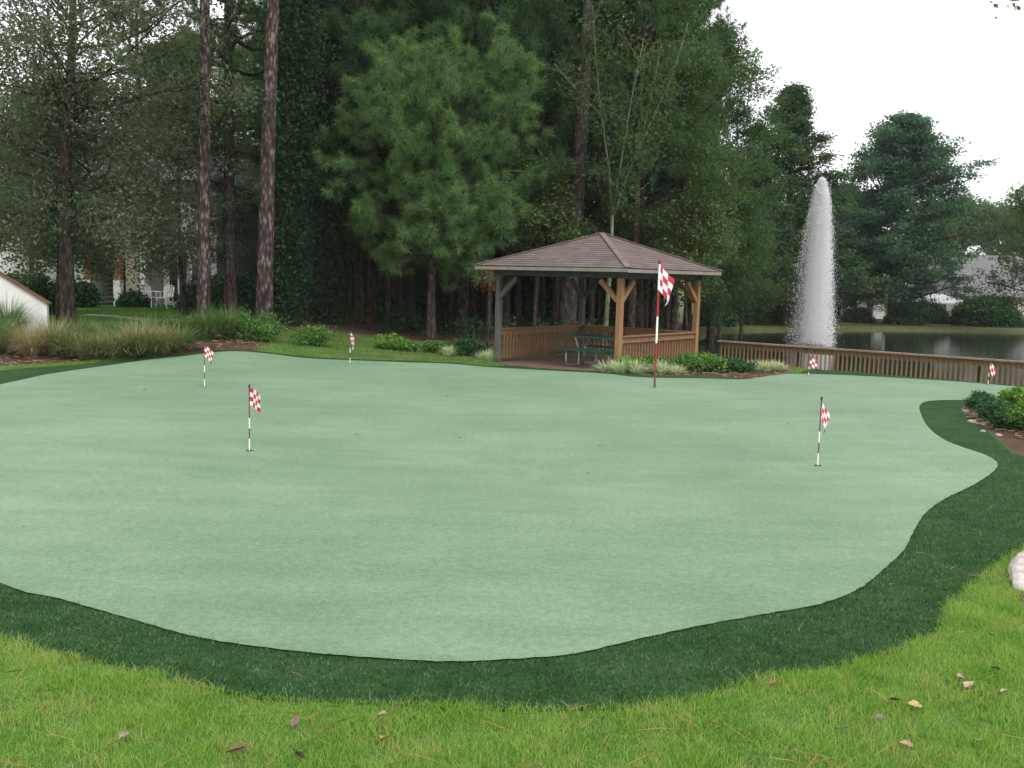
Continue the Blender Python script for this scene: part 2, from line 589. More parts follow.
# fringe
m, t, out = nt('fringe_turf')
v = coords(t)
n1 = noise(t, v, 1.1, 5, .65); n2 = noise(t, v, 45, 3, .7)
vs_ = coords(t, (.8, 2.4, 1)); n4 = noise(t, vs_, 2.2, 4, .6)
s1 = N(t, 'ShaderNodeMath', operation='MULTIPLY_ADD'); t.links.new(n2, s1.inputs[0]); s1.inputs[1].default_value = .45
s2 = N(t, 'ShaderNodeMath', operation='MULTIPLY_ADD'); t.links.new(n1, s2.inputs[0]); s2.inputs[1].default_value = .25
s3 = N(t, 'ShaderNodeMath', operation='MULTIPLY'); t.links.new(n4, s3.inputs[0]); s3.inputs[1].default_value = .3
t.links.new(s3.outputs[0], s2.inputs[2]); t.links.new(s2.outputs[0], s1.inputs[2])
c = ramp(t, s1.outputs[0], [(.36, (.01, .032, .01)), (.5, (.022, .06, .018)), (.66, (.055, .105, .044))])
p = N(t, 'ShaderNodeBsdfPrincipled', Roughness=.9)
p.inputs['Specular IOR Level'].default_value = .06
t.links.new(c, p.inputs['Base Color'])
b = N(t, 'ShaderNodeBump', Strength=.9, Distance=.02); t.links.new(n2, b.inputs['Height']); t.links.new(b.outputs['Normal'], p.inputs['Normal'])
t.links.new(p.outputs['BSDF'], out.inputs['Surface'])
FRINGE = m

tag(sheet('fringe_turf', f0, .4, .006, FRINGE), kind='structure')
tag(sheet('putting_green', g0, .4, .016, TURF), kind='structure')

# water
m, t, out = nt('pond_water')
v = coords(t, (1, 1, 1))
p = N(t, 'ShaderNodeBsdfPrincipled', Roughness=.04)
p.inputs['Base Color'].default_value = (.018, .022, .016, 1)
p.inputs['IOR'].default_value = 1.33
b = N(t, 'ShaderNodeBump', Strength=.1, Distance=.04)
t.links.new(noise(t, v, 4.0, 5, .6), b.inputs['Height']); t.links.new(b.outputs['Normal'], p.inputs['Normal'])
t.links.new(p.outputs['BSDF'], out.inputs['Surface'])
big = [(5.4, 28.6), (5.2, 33), (5.8, 37.5), (7.3, 46.6), (10, 54), (16.6, 59.5), (25.8, 63.6), (36, 64.7), (61, 61), (76, 45), (60.5, 13), (30, 8.3), (16.8, 19.2), (11.9, 23.4)]
me = bpy.data.meshes.new('pond_water'); me.from_pydata([(x, y, WATER_Z) for x, y in big], [], [tuple(range(len(big) - 1, -1, -1))])
me.materials.append(m); me.update()
tag(link('pond_water', me), kind='structure')

# ------------------------------------------------------------------ blades of grass near the camera
def blades(name, x, y, z, hgt, wid, mat, rg, lean=.5, seg=2):
    n = len(x)
    az = rg.uniform(0, 6.283, n); ln = np.clip(rg.normal(0, lean, n), -1.5, 1.5) * hgt
    dx, dy = np.cos(az), np.sin(az)
    fa = rg.uniform(0, 6.283, n); sx, sy = np.cos(fa) * wid / 2, np.sin(fa) * wid / 2
    B = np.stack([x, y, z], -1)
    S = np.stack([sx, sy, np.zeros(n)], -1)
    D = np.stack([dx * ln, dy * ln, np.zeros(n)], -1)
    Hh = np.stack([np.zeros(n), np.zeros(n), hgt], -1)
    tip = B + D + Hh * .95
    if seg == 1:
        Vv = np.stack([B - S, B + S, tip], 1).reshape(-1, 3)
        return npmesh(name, Vv, 3, mat)
    mid = B + D * .32 + Hh * .58
    Vv = np.stack([B - S, B + S, mid + S * .8, mid - S * .8, tip + S * .12, tip - S * .12], 1).reshape(-1, 3)
    FI = (np.arange(n)[:, None, None] * 6 + np.array([[0, 1, 2, 3], [3, 2, 4, 5]])[None]).reshape(-1, 4)
    return npfaces(name, Vv, FI, mat)


def vnoise(x, y, s, seed):
    """cheap value noise"""
    r2 = np.random.default_rng(seed); T = r2.uniform(0, 1, (64, 64))
    x = x / s; y = y / s
    xi = np.floor(x).astype(int); yi = np.floor(y).astype(int); fx = sstep(x - xi); fy = sstep(y - yi)
    g = lambda i, j: T[i % 64, j % 64]
    return (g(xi, yi) * (1 - fx) + g(xi + 1, yi) * fx) * (1 - fy) + (g(xi, yi + 1) * (1 - fx) + g(xi + 1, yi + 1) * fx) * fy


LAWN_M = leafmat('lawn_blades', [(.09, .205, .032), (.152, .295, .044), (.205, .355, .062), (.28, .38, .09), (.36, .33, .15)], trans=.42, clump=3.2, spec=.12)
rg = np.random.default_rng(3)
n = 1050000
x = rg.uniform(-5.2, 8.0, n); y = rg.uniform(3.2, 9.0, n)
sdv = poly_sd(x, y, f0)
den = .45 + .55 * vnoise(x, y, .16, 5)
k = (sdv > -.03 * rg.random(n)) & (np.abs(x) < y * .75 + 1.2) & (rg.random(n) < den * np.clip(6.0 / y, 0, 1.0) ** 1.5)
x, y, sdv = x[k], y[k], sdv[k]
hg = rg.uniform(.02, .045, len(x)) * (.45 + 1.2 * vnoise(x, y, .22, 9)) * (1 + .45 * np.exp(-sdv / .08) * rg.random(len(x)))
tall = rg.random(len(x)) < .004
hg[tall] *= 2.0
me = blades('lawn_grass', x, y, H(x, y) - .002, hg, rg.uniform(.002, .0038, len(x)), LAWN_M, rg, .9)
tag(link('lawn_grass', me), kind='stuff')

FR_M = leafmat('fringe_blades', [(.011, .034, .01), (.023, .064, .018), (.037, .09, .028), (.055, .118, .045), (.14, .22, .115)], trans=.2, clump=6.0, spec=.06, rough=.9)
n = 480000
x = rg.uniform(-4.5, 8, n); y = rg.uniform(4.2, 13.0, n)
k = (np.abs(x) < y * .56 + .4) & (rg.random(n) < np.clip(6.5 / y, 0, 1) ** 2)
x, y = x[k], y[k]
k = (poly_sd(x, y, f0) < .01) & (poly_sd(x, y, g0) > 0)
x, y = x[k], y[k]
eg = np.exp(-poly_sd(x, y, g0) / .03)
me = blades('fringe_grass', x, y, H(x, y) + .003, rg.uniform(.014, .028, len(x)) * (1 + .55 * eg * rg.random(len(x))), rg.uniform(.004, .008, len(x)), FR_M, rg, .6, 1)
tag(link('fringe_grass', me), kind='stuff')

# grass fringe of the lawns farther off (bank behind the green, left lawn)
n = 260000
x = rg.uniform(-16, 14, n); y = rg.uniform(20, 42, n)
k = (poly_sd(x, y, f0) > .02) & (np.abs(x) < y * .56)
x, y = x[k], y[k]
for poly in (BED_L, FOREST, BED_G, bed_r, POND):
    k = poly_sd(x, y, poly) > .1
    x, y = x[k], y[k]
k = ~((np.abs((x - 2.2) * .79 - (y - 25.92) * .61) < 2.0) & (np.abs((x - 2.2) * .61 + (y - 25.92) * .79) < 2.1))
x, y = x[k], y[k]
k = (x < -7) | (rg.random(len(x)) < .3)
x, y = x[k], y[k]
FARG = leafmat('far_lawn_blades', [(.06, .13, .022), (.1, .2, .03), (.14, .25, .045), (.2, .28, .08)], trans=.35, clump=.5, spec=.2)
me = blades('bank_grass', x, y, H(x, y), rg.uniform(.03, .08, len(x)), rg.uniform(.012, .02, len(x)), FARG, rg, .5, 1)
tag(link('bank_grass', me), kind='stuff')

# pine needles fallen on the lawn and the turf
def strands(n, xr, yr, cond, zoff, L, W, name, mat, rg):
    x = rg.uniform(*xr, n); y = rg.uniform(*yr, n)
    k = cond(x, y); x, y = x[k], y[k]; n = len(x)
    az = rg.uniform(0, 6.283, n); l = rg.uniform(.5, 1.1, n) * L
    z = H(x, y) + zoff * rg.uniform(.5, 1.2, n)
    d = np.stack([np.cos(az) * l, np.sin(az) * l, rg.normal(0, .12, n) * l], -1)
    s = np.stack([-np.sin(az), np.cos(az), np.zeros(n)], -1) * W
    s[:, 2] = W * .6
    P = np.stack([x, y, z], -1); c = np.stack([-np.sin(az), np.cos(az), np.zeros(n)], -1) * (rg.normal(0, .035, n) * l)[:, None]
    c[:, 2] += .003
    q = np.stack([P - d / 2 - s, P - d / 2 + s, P + c + s, P + d / 2 + s * .3, P + d / 2 - s * .3, P + c - s], 1).reshape(-1, 3)
    return npmesh(name, q, 6, mat)


NEED = leafmat('dry_needles', [(.17, .09, .04), (.24, .13, .055), (.3, .18, .08)], trans=.05, clump=3)
me = strands(1700, (-4, 5.5), (3.6, 8), lambda x, y: (poly_sd(x, y, f0) > -.02) & (rg.random(len(x)) < .35 + .65 * (vnoise(x, y, .5, 4) > .55)), .034, .2, .0013, 'pine_needles', NEED, rg)
tag(link('pine_needles', me), kind='stuff')
me = strands(260, (-4, 8), (4.5, 12), lambda x, y: (poly_sd(x, y, f0) < 0) & (poly_sd(x, y, g0) > 0), .03, .13, .0014, 'needle_scatter', NEED, rg)
tag(link('needle_scatter', me), kind='stuff')
# ------------------------------------------------------------------ wood and paint
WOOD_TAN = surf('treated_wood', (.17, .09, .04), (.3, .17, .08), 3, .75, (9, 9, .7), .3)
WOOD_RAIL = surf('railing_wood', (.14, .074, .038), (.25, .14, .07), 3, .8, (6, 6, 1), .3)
WOOD_GREY = surf('grey_wood', (.06, .055, .05), (.11, .1, .09), 3, .85, (9, 9, .7), .3)  # greyer, darker wood for two posts and their braces
WOOD_SHADE = surf('shaded_wood', (.045, .045, .042), (.08, .078, .07), 3, .85, (2, 2, 2), .2)  # shadow under the eaves put into the beam and soffit colour
FENCE_W = surf('fence_wood', (.11, .068, .035), (.2, .13, .068), 4, .8, (3, 3, 1), .3, c3=(.28, .19, .1))
FENCE_TOP = surf('fence_rail_wood', (.15, .105, .065), (.27, .195, .125), 4, .8, (2, 2, 2), .3)
FASCIA = surf('fascia_paint', (.17, .155, .12), (.24, .215, .17), 5, .7, bump=.1)
WHITE_P = surf('white_paint', (.7, .7, .68), (.82, .82, .8), 6, .45, bump=0)
DARKM = surf('dark_cap', (.02, .02, .025), (.04, .04, .045), 6, .5, bump=0)

# ------------------------------------------------------------------ gazebo
GC = Vector((2.2, 25.92)); GANG = math.atan2(-.61, .79)
gz = empty('gazebo', (GC.x, GC.y, 0.0), GANG)
tag(gz, 'open wooden gazebo with brown shingled hip roof beside the pond', 'gazebo')
A, B_ = 1.8, 1.9
mb = MB().box((0, 0, -.2), (2 * A + .5, 2 * B_ + .5, .16))
mb.build('floor_slab', surf('gazebo_floor', (.11, .068, .05), (.19, .12, .095), 5, .9, bump=.3), gz)
POSTS = {'f': (A, -B_), 'l': (-A, -B_), 'r': (A, B_), 'b': (-A, B_)}
FL = -.12
for kx, (x, y) in POSTS.items():
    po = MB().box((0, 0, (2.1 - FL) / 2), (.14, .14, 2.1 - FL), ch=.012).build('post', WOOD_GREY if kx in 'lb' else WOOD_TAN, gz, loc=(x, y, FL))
    if kx in 'lb': po['label'] = 'grey post'
    sx, sy = (-1 if x > 0 else 1), (-1 if y > 0 else 1)
    for d in ((sx, 0), (0, sy)):
        p0 = Vector((d[0] * .05, d[1] * .05, 1.68)); p1 = Vector((d[0] * .56, d[1] * .56, 2.04 - FL))
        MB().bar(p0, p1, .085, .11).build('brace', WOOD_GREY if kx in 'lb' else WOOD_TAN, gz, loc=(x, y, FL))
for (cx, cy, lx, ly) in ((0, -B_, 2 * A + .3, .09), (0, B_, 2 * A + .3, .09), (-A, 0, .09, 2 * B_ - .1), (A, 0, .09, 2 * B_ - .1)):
    MB().box((cx, cy, 2.1 + .12), (lx, ly, .24)).build('beam', WOOD_SHADE, gz)
# roof
EA, EB, ZE, ZA = A + .44, B_ + .44, 2.33, 3.22
m, t, out = nt('roof_shingles')
uvn = N(t, 'ShaderNodeUVMap')
br = N(t, 'ShaderNodeTexBrick', Scale=1.0)
br.inputs['Brick Width'].default_value = .3; br.inputs['Row Height'].default_value = .145; br.inputs['Mortar Size'].default_value = .006
br.inputs['Color1'].default_value = (.1, .078, .072, 1); br.inputs['Color2'].default_value = (.155, .122, .114, 1); br.inputs['Mortar'].default_value = (.07, .053, .05, 1)
br.inputs['Bias'].default_value = 0.0
t.links.new(uvn.outputs['UV'], br.inputs['Vector'])
v = coords(t)
c = mixc(t, .45, br.outputs['Color'], ramp(t, noise(t, v, 2.2, 5, .65), [(.3, (.082, .064, .06)), (.7, (.185, .148, .14))]))
p = N(t, 'ShaderNodeBsdfPrincipled', Roughness=.9); p.inputs['Specular IOR Level'].default_value = .15
t.links.new(c, p.inputs['Base Color'])
b = N(t, 'ShaderNodeBump', Strength=.5, Distance=.01); t.links.new(noise(t, v, 90, 2), b.inputs['Height']); t.links.new(b.outputs['Normal'], p.inputs['Normal'])
t.links.new(p.outputs['BSDF'], out.inputs['Surface'])
SHINGLE = m
mb = MB(); uvs = []
apex = Vector((0, 0, ZA))
cor = [Vector((EA, -EB, ZE)), Vector((EA, EB, ZE)), Vector((-EA, EB, ZE)), Vector((-EA, -EB, ZE))]
K = 17
for s in range(4):
    c0, c1 = cor[s], cor[(s + 1) % 4]
    nrm = (c1 - c0).cross(apex - c0).normalized()
    if nrm.z < 0: nrm = -nrm
    mid = (c0 + c1) / 2; sl_len = (apex - mid).length; L = (c1 - c0).length
    for k in range(K):
        t0, t1 = k / K, min(1, (k + 1.0) / K)
        a0 = c0.lerp(apex, t0) + nrm * .014; b0 = c1.lerp(apex, t0) + nrm * .014
        a1 = c0.lerp(apex, t1) + nrm * .006; b1 = c1.lerp(apex, t1) + nrm * .006
        a00 = c0.lerp(apex, t0) - nrm * .002; b00 = c1.lerp(apex, t0) - nrm * .002
        mb.add([a0, b0, b1, a1], [(0, 1, 2, 3)]); mb.add([a00, b00, b0, a0], [(0, 1, 2, 3)])
        h0, h1 = L * (1 - t0) / 2, L * (1 - t1) / 2
        vv0, vv1 = t0 * K * .145 + .004, t1 * K * .145 - .001
        off = s * 7.3
        uvs += [(off - h0, vv0), (off + h0, vv0), (off + h1, vv1), (off - h1, vv1)] + [(off - h0, vv0), (off + h0, vv0), (off + h0, vv0 + .01), (off - h0, vv0 + .01)]
mb.uv = uvs
roof = mb.build('roof', SHINGLE, gz)
mb = MB()
for c0 in cor:
    for k in range(14):
        q0 = c0.lerp(apex, k / 14) + Vector((0, 0, .03)); q1 = c0.lerp(apex, (k + 1.05) / 14) + Vector((0, 0, .022))
        mb.bar(q0, q1, .14, .018)
mb.build('ridge_cap', surf('ridge_shingle', (.125, .085, .077), (.2, .145, .13), 6, .9), roof)
mb = MB()
for s in range(4):
    c0, c1 = cor[s] * 1, cor[(s + 1) % 4] * 1
    d = (c1 - c0).normalized()
    mb.bar(c0 + Vector((0, 0, -.06)) - d * .0, c1 + Vector((0, 0, -.05)), .03, .08)
mb.build('fascia', FASCIA, gz)
# soffit boards just under the shingles
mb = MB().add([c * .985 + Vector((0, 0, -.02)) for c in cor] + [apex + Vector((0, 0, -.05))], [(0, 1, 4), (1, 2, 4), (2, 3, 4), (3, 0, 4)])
mb.build('soffit', WOOD_SHADE, gz)


def railing(p0, p1, parent, n, flip=0, mat_top=WOOD_RAIL):
    p0, p1 = Vector(p0), Vector(p1)
    mid = (p0 + p1) / 2; L = (p1 - p0).length
    ang = math.atan2((p1 - p0).y, (p1 - p0).x)
    r = MB().box((0, 0, .77), (L - .15, .045, .14)).build('railing', mat_top, parent, loc=(mid.x, mid.y, FL), rot=(0, 0, ang))
    MB().box((0, 0, .858), (L - .145, .15, .032)).build('top_rail', mat_top, r)
    MB().box((0, 0, .15), (L - .15, .045, .09)).build('bottom_rail', mat_top, r)
    pm = None
    for i in range(n):
        x = -L / 2 + .12 + (L - .24) * (i + .5) / n
        if pm is None:
            o = MB().box((0, 0, .405), (.05, .036, .64)).build('picket', mat_top, r, loc=(x, -.042, 0)); pm = o
        else:
            c = pm.copy(); COL.objects.link(c); c.location = (x, -.042, 0)
    return r


railing((-A, -B_), (-A, B_), gz, 26)
railing((-A, B_), (A, B_), gz, 25)
railing((A, B_), (A, -B_), gz, 26)

# picnic table inside
pt = empty('picnic_table', (0, 0, 0), GANG)
tag(pt, 'green picnic table with pipe legs inside the gazebo', 'picnic table')
loc = Vector((GC.x, GC.y, 0)) + Matrix.Rotation(GANG, 3, 'Z') @ Vector((.62, -.75, 0))
pt.location = (loc.x, loc.y, FL)
GREENP = surf('green_coated_plank', (.008, .05, .035), (.015, .075, .055), 8, .4, bump=.1)
PIPE = surf('galvanised_pipe', (.26, .265, .27), (.36, .365, .37), 10, .4, metallic=.6, bump=0)
mb = MB()
for k in range(3): mb.box((0, -.25 + .25 * k, .75), (1.8, .235, .045))
mb.build('tabletop', GREENP, pt)
for s in (-1, 1):
    MB().box((0, s * .68, .45), (1.8, .26, .045)).build('bench', GREENP, pt)
for sx in (-.62, .62):
    mb = MB()
    mb.tube([(sx, -.3, .73), (sx, -.12, .4), (sx, -.12, .03), (sx, -.62, .03), (sx, -.68, .1), (sx, -.68, .43)], .024, 8)
    mb.tube([(sx, .3, .73), (sx, .12, .4), (sx, .12, .03), (sx, .62, .03), (sx, .68, .1), (sx, .68, .43)], .024, 8)
    mb.tube([(sx, -.3, .715), (sx, .3, .715)], .02, 6)
    mb.build('leg', PIPE, pt, smooth=True)

# ------------------------------------------------------------------ pond fence
fd = (FB - FA).normalized(); fang = math.atan2(fd.y, fd.x)
FLEN = 11.0
fn = empty('pond_fence', (FA.x, FA.y, 0), fang)
tag(fn, 'low brown picket fence running along the pond edge', 'fence')
ZT, ZB = .44, -.56
MB().box((FLEN / 2, 0, ZT - .02), (FLEN + .1, .17, .04)).build('top_rail', FENCE_TOP, fn)
MB().box((FLEN / 2, .02, ZT - .12), (FLEN, .04, .14)).build('rail', FENCE_W, fn)
MB().box((FLEN / 2, .02, ZB + .2), (FLEN, .04, .09)).build('bottom_rail', FENCE_W, fn)
MB().box((FLEN / 2, .06, ZB + .02), (FLEN, .05, .2)).build('kick_board', surf('dark_board', (.03, .02, .015), (.07, .045, .035), 4, .8), fn)  # darker board along the foot of the fence
pm = pk = None
i = 0
xx = .06
while xx < FLEN:
    if pm is None:
        pm = MB().box((0, 0, (ZT - .05 + ZB + .14) / 2), (.036, .024, ZT - .05 - ZB - .14)).build('picket', FENCE_W, fn, loc=(xx, -.022, 0))
    else:
        c = pm.copy(); COL.objects.link(c); c.location = (xx, -.022 + random.uniform(-.003, .003), 0); c.rotation_euler = (0, random.uniform(-.012, .012), 0)
    xx += .116
xx = .05
FPOST = surf('fence_post_wood', (.035, .022, .015), (.075, .05, .035), 4, .85)
while xx < FLEN + .1:
    if pk is None:
        pk = MB().box((0, 0, (ZT - .05 + ZB - .5) / 2), (.1, .09, ZT - ZB + .45)).build('post', FPOST, fn, loc=(xx, .095, 0))
    else:
        c = pk.copy(); COL.objects.link(c); c.location = (xx, .095, 0)
    xx += 1.13

# ------------------------------------------------------------------ golf flags
RED = surf('flag_red', (.36, .025, .045), (.44, .035, .06), 20, .7, bump=0)
WHT = surf('flag_white', (.55, .54, .57), (.66, .65, .68), 20, .7, bump=0)
POLE_R = surf('pole_red', (.28, .02, .02), (.34, .03, .03), 20, .5, bump=0)
POLE_B = surf('pole_brown', (.1, .045, .025), (.14, .06, .035), 20, .5, bump=0)
POLE_W = surf('pole_white', (.7, .7, .68), (.8, .8, .78), 20, .5, bump=0)
CUPD = surf('cup_shade', (.004, .006, .004), (.01, .012, .01), 20, .9, bump=0)
CUPW = surf('cup_rim', (.55, .6, .56), (.65, .7, .66), 20, .6, bump=0)


def golf_flag(base, Ht, fw, fh, nr, nc, label, bands, az, rad, droop, cat='golf flag', fin=None, lean=0, cup=True, curl=1.0, rows_phase=0):
    f = empty('golf_flag', base, az)
    f.rotation_euler = (0, lean, az)
    tag(f, label, cat, 'golf flags on the putting green')
    mb = MB()
    nb = len(bands); z = 0
    for i, (frac, mi) in enumerate(bands):
        z2 = z + frac * Ht
        mb.tube([(0, 0, z), (0, 0, z2)], rad, 8, mi=mi); z = z2
    mb.build('pole', [POLE_W, POLE_R, POLE_B], f, smooth=False)
    MB().tube([(0, 0, Ht), (0, 0, Ht + rad * 1.5), (0, 0, Ht + rad * 4.5), (0, 0, Ht + rad * 5.5)], [rad * 1.3, rad * 1.7, rad * 1.6, rad * .4], 8).build('finial', fin or DARKM, f, smooth=True)
    # drooping cloth: rows down the pole, columns away from it
    mb = MB(); U, Vn = nc * 4, nr * 4
    P = {}
    for i in range(U + 1):
        u = i / U
        for j in range(Vn + 1):
            v = j / Vn
            x = rad + fw * u * (1 - .28 * droop * v) - .18 * droop * fw * u * u
            zz = Ht - fh * v * (1 - .1 * u) - droop * fw * (u ** 1.25) * (.95 + .15 * v)
            yy = curl * fw * (.16 * math.sin(u * 5.2 + v * 1.4) + .05 * math.sin(u * 11 + 2 * v)) * u ** .6
            P[i, j] = len(mb.v); mb.v.append((x, yy, zz))
    for i in range(U):
        for j in range(Vn):
            mb.f.append((P[i, j], P[i + 1, j], P[i + 1, j + 1], P[i, j + 1]))
            mb.m.append((i // 4 + j // 4 + rows_phase) % 2)
    mb.build('flag', [RED, WHT], f, smooth=True)
    if cup:
        mb = MB()
        n = 24
        r1, r2 = .054, .06
        vs = [(r1 * math.cos(2 * math.pi * i / n), r1 * math.sin(2 * math.pi * i / n), .003) for i in range(n)]
        vs2 = [(r2 * math.cos(2 * math.pi * i / n), r2 * math.sin(2 * math.pi * i / n), .003) for i in range(n)]
        mb.add(vs, [tuple(range(n))], 0)  # flat disc, the shade inside the hole put into its dark colour
        mb.add(vs + vs2, [(i, n + i, n + (i + 1) % n, (i + 1) % n) for i in range(n)], 1)
        mb.build('cup', [CUPD, CUPW], f)
    return f


B4 = [(.19, 0), (.165, 2), (.165, 0), (.48, 2)]
for (px, py, D, hh, label, az, dr, ph) in [
    (249.5, 452, None, .72, 'short red and white checked flag leaning out widest, alone near the middle of the green', -.3, .5, 0),
    (817.5, 467, None, .72, 'short checked flag beside the dark turf inlet, closest to the curving right fringe', .75, 1.1, 0),
    (204.5, 388, None, .72, 'short checked flag at the green edge below the ornamental grasses', .4, .8, 0),
    (350, 364.5, None, .72, 'short checked flag farthest back before the shaded pines', -.4, 1.2, 1),
]:
    g = G(px, py); g.z += .018
    hh = {249.5: 64, 817.5: 67, 204.5: 42, 350: 31}[px] * g.y / 1000
    golf_flag(g, hh, .17 * hh / .72, .2 * hh / .72, 4, 4, label, B4, az, .0075, dr, lean=0, rows_phase=ph)
g = G(808.5, 376.5); g.z += .018
golf_flag(g, .42, .21, .2, 3, 3, 'stubby red and white flag in front of the fence below the fountain', B4, .2, .008, .5)
g = G(988, 385.5); g.z += .018
golf_flag(g, .5, .18, .22, 3, 3, 'short flag before the pond fence, past the pine straw bed', B4, .2, .008, 1.0)
g = G(654.5, 388); g.z += .018
golf_flag(g, 123 * g.y / 1000, .34, .5, 4, 3, 'tall red and white striped flagstick with checked flag before the gazebo', [(.14, 2), (.22, 1), (.215, 0), (.215, 1), (.21, 0)], .6, .019, .95, curl=1.8, fin=POLE_R)

# ------------------------------------------------------------------ shrubs and ornamental grasses
SHR_G = leafmat('shrub_leaves', [(.035, .095, .02), (.06, .15, .03), (.1, .21, .045), (.16, .27, .07)], trans=.25, clump=4)
SHR_D = leafmat('dark_shrub_leaves', [(.018, .05, .018), (.03, .08, .028), (.05, .11, .04)], trans=.2, clump=4)
SHR_Y = leafmat('bright_shrub_leaves', [(.07, .16, .025), (.11, .22, .035), (.17, .29, .06)], trans=.3, clump=5)
JUN = leafmat('juniper_needles', [(.02, .065, .028), (.035, .1, .04), (.06, .14, .05)], trans=.1, clump=4)
STEM = surf('stem_bark', (.06, .045, .03), (.12, .09, .06), 8, .9)


def shrub(pos, R, Hh, mat, label, rg, per=70, L=.09, W=.045, cat='shrub', group=None, nst=11, upright=.9):
    o = empty('shrub', pos, rg.uniform(0, 6))
    tag(o, label, cat, group)
    mb = MB(); tips = []
    for i in range(nst):
        az = i * 2.4 + rg.uniform(-.4, .4); r = R * (i / nst) ** .5 * rg.uniform(.75, 1.05)
        top = Hh * rg.uniform(.75, 1.05) * (1 - .4 * (r / R) ** 2)
        e_ = Vector((math.cos(az) * r, math.sin(az) * r, top))
        mb.tube([(e_.x * .15, e_.y * .15, -.03), (e_.x * .6, e_.y * .6, top * .5), e_], [.012, .008, .003], 5, cap=False)
        for q in (.35, .6, .8, 1):
            tips.append((e_.x * (.3 + .7 * q), e_.y * (.3 + .7 * q), top * q))
    mb.build('stem', STEM, o)
    tips = np.array(tips)
    V = leaves(tips, (R * .16, R * .16, Hh * .1), per, L, W, rg, up=.7)
    V[:, 2] = np.maximum(V[:, 2], .0)
    link('foliage', npmesh('foliage', V, 4, mat), o)
    return o


def ribbons(n, R, Hh, W, rg, droop=.6, base=.1, seg=5):
    """arching grass blades of one clump"""
    az = rg.uniform(0, 6.283, n); r0 = rg.uniform(0, base, n)
    hh = Hh * rg.uniform(.55, 1.08, n); out_ = R * rg.uniform(.25, 1.1, n)
    Vs = []
    dv = rg.uniform(.35, 1.35, n)
    ca, sa = np.cos(az), np.sin(az)
    L = []; Rr = []
    for k in range(seg + 1):
        t = k / seg
        r = r0 + out_ * t ** 1.5
        z = hh * (1.25 * t - droop * dv * t ** 2.4 * (out_ / R)) - .02
        wv = W * (1 - t) ** .6 * .5 + .0006
        wx, wy = -sa * wv, ca * wv
        L.append(np.stack([ca * r - wx, sa * r - wy, z], -1)); Rr.append(np.stack([ca * r + wx, sa * r + wy, z], -1))
    V = np.stack(L + Rr, 1)           # n, 2(seg+1), 3
    k = seg + 1
    f = np.array([[i, k + i, k + i + 1, i + 1] for i in range(seg)])
    FI = (np.arange(n)[:, None, None] * (2 * k) + f[None]).reshape(-1, 4)
    return V.reshape(-1, 3), FI


ORN_G = leafmat('ornamental_grass', [(.05, .1, .03), (.085, .16, .05), (.14, .22, .085), (.24, .26, .12)], trans=.3, clump=2)
ORN_D = leafmat('dry_grass', [(.2, .16, .09), (.32, .26, .15), (.45, .38, .25), (.16, .16, .07)], trans=.25, clump=2)
LIR = leafmat('pale_striped_grass', [(.26, .32, .17), (.45, .5, .33), (.62, .65, .5)], trans=.25, clump=3)


def grass_clump(pos, R, Hh, mat, label, rg, n=700, W=.012, droop=.7, group=None, plume=False, base=.12, cat='ornamental grass'):
    V, FI = ribbons(n, R, Hh, W, rg, droop, base)
    o = link('grass_clump', npfaces('grass_clump', V, FI, mat), None, pos, (0, 0, rg.uniform(0, 6)))
    tag(o, label, cat, group)
    return o


def at(px, D, dz=0.0):
    p = PD(px, 300, D)
    return Vector((p.x, D, Hs(p.x, D) + dz))


rg = np.random.default_rng(11)
# left bed, photo columns and distances
LB = [
    (8, 24.2, .85, 1.0, 'g', 'feathery green grass clump before the white sloping wall, at the frame edge'),
    (30, 21.9, .85, .72, 'd', 'dry beige grass mound, the largest, below the white sloping wall'),
    (52, 22.3, .8, .75, 'd', 'dry straw grass clump under the low corner of the white wall'),
    (78, 24.0, .8, .62, 'g', 'green arching grass clump at the foot of the oak trunk'),
    (100, 23.0, .75, .62, 'g', 'green grass clump between the oak trunk and the doorway'),
    (84, 21.9, .65, .5, 'd', 'low dry tuft in front of the oak trunk grasses'),
    (122, 23.6, .75, .62, 'g', 'green grass clump in line with the dark doorway'),
    (112, 22.0, .7, .55, 'd', 'dry straw tuft in line with the dark doorway'),
    (136, 22.4, .8, .7, 'd', 'bleached beige grass clump below the patio chairs'),
    (150, 24.2, .75, .62, 'g', 'green grass clump below the white patio chairs'),
    (162, 22.6, .75, .62, 'd', 'dry grass tuft just before the tall pine trunk'),
    (176, 24.5, .8, .62, 'g', 'green grass clump left of the slim pine trunk base'),
    (-4, 22.4, .8, .8, 'g', 'green grass mound at the very edge of the frame below the white wall'),
    (66, 22.2, .7, .6, 'g', 'low green grass mound between the two beige clumps and the oak'),
    (98, 21.9, .6, .5, 'g', 'low green grass mound between two dry tufts below the doorway'),
    (124, 22.1, .6, .55, 'g', 'low green grass mound left of the bleached beige clump'),
    (149, 22.3, .65, .55, 'g', 'low green grass mound right of the bleached beige clump'),
    (178, 22.9, .7, .55, 'g', 'low green grass mound at the bed front below the slim pine trunk'),
    (207, 24.9, .75, .72, 'g', 'tall green grass clump hiding the slim pine trunk base'),
    (228, 25.2, .75, .76, 'g', 'tall seeding grass clump between the two bare pine trunks'),
]
for px, D, R, hh, kd, lab in LB:
    p = at(px, D, -.02)
    grass_clump(p, R * 1.15, hh * 1.15, ORN_G if kd == 'g' else ORN_D, lab, rg, 900 if kd == 'g' else 750, .012 if kd == 'g' else .01, .75, 'grasses in the bed along the green')
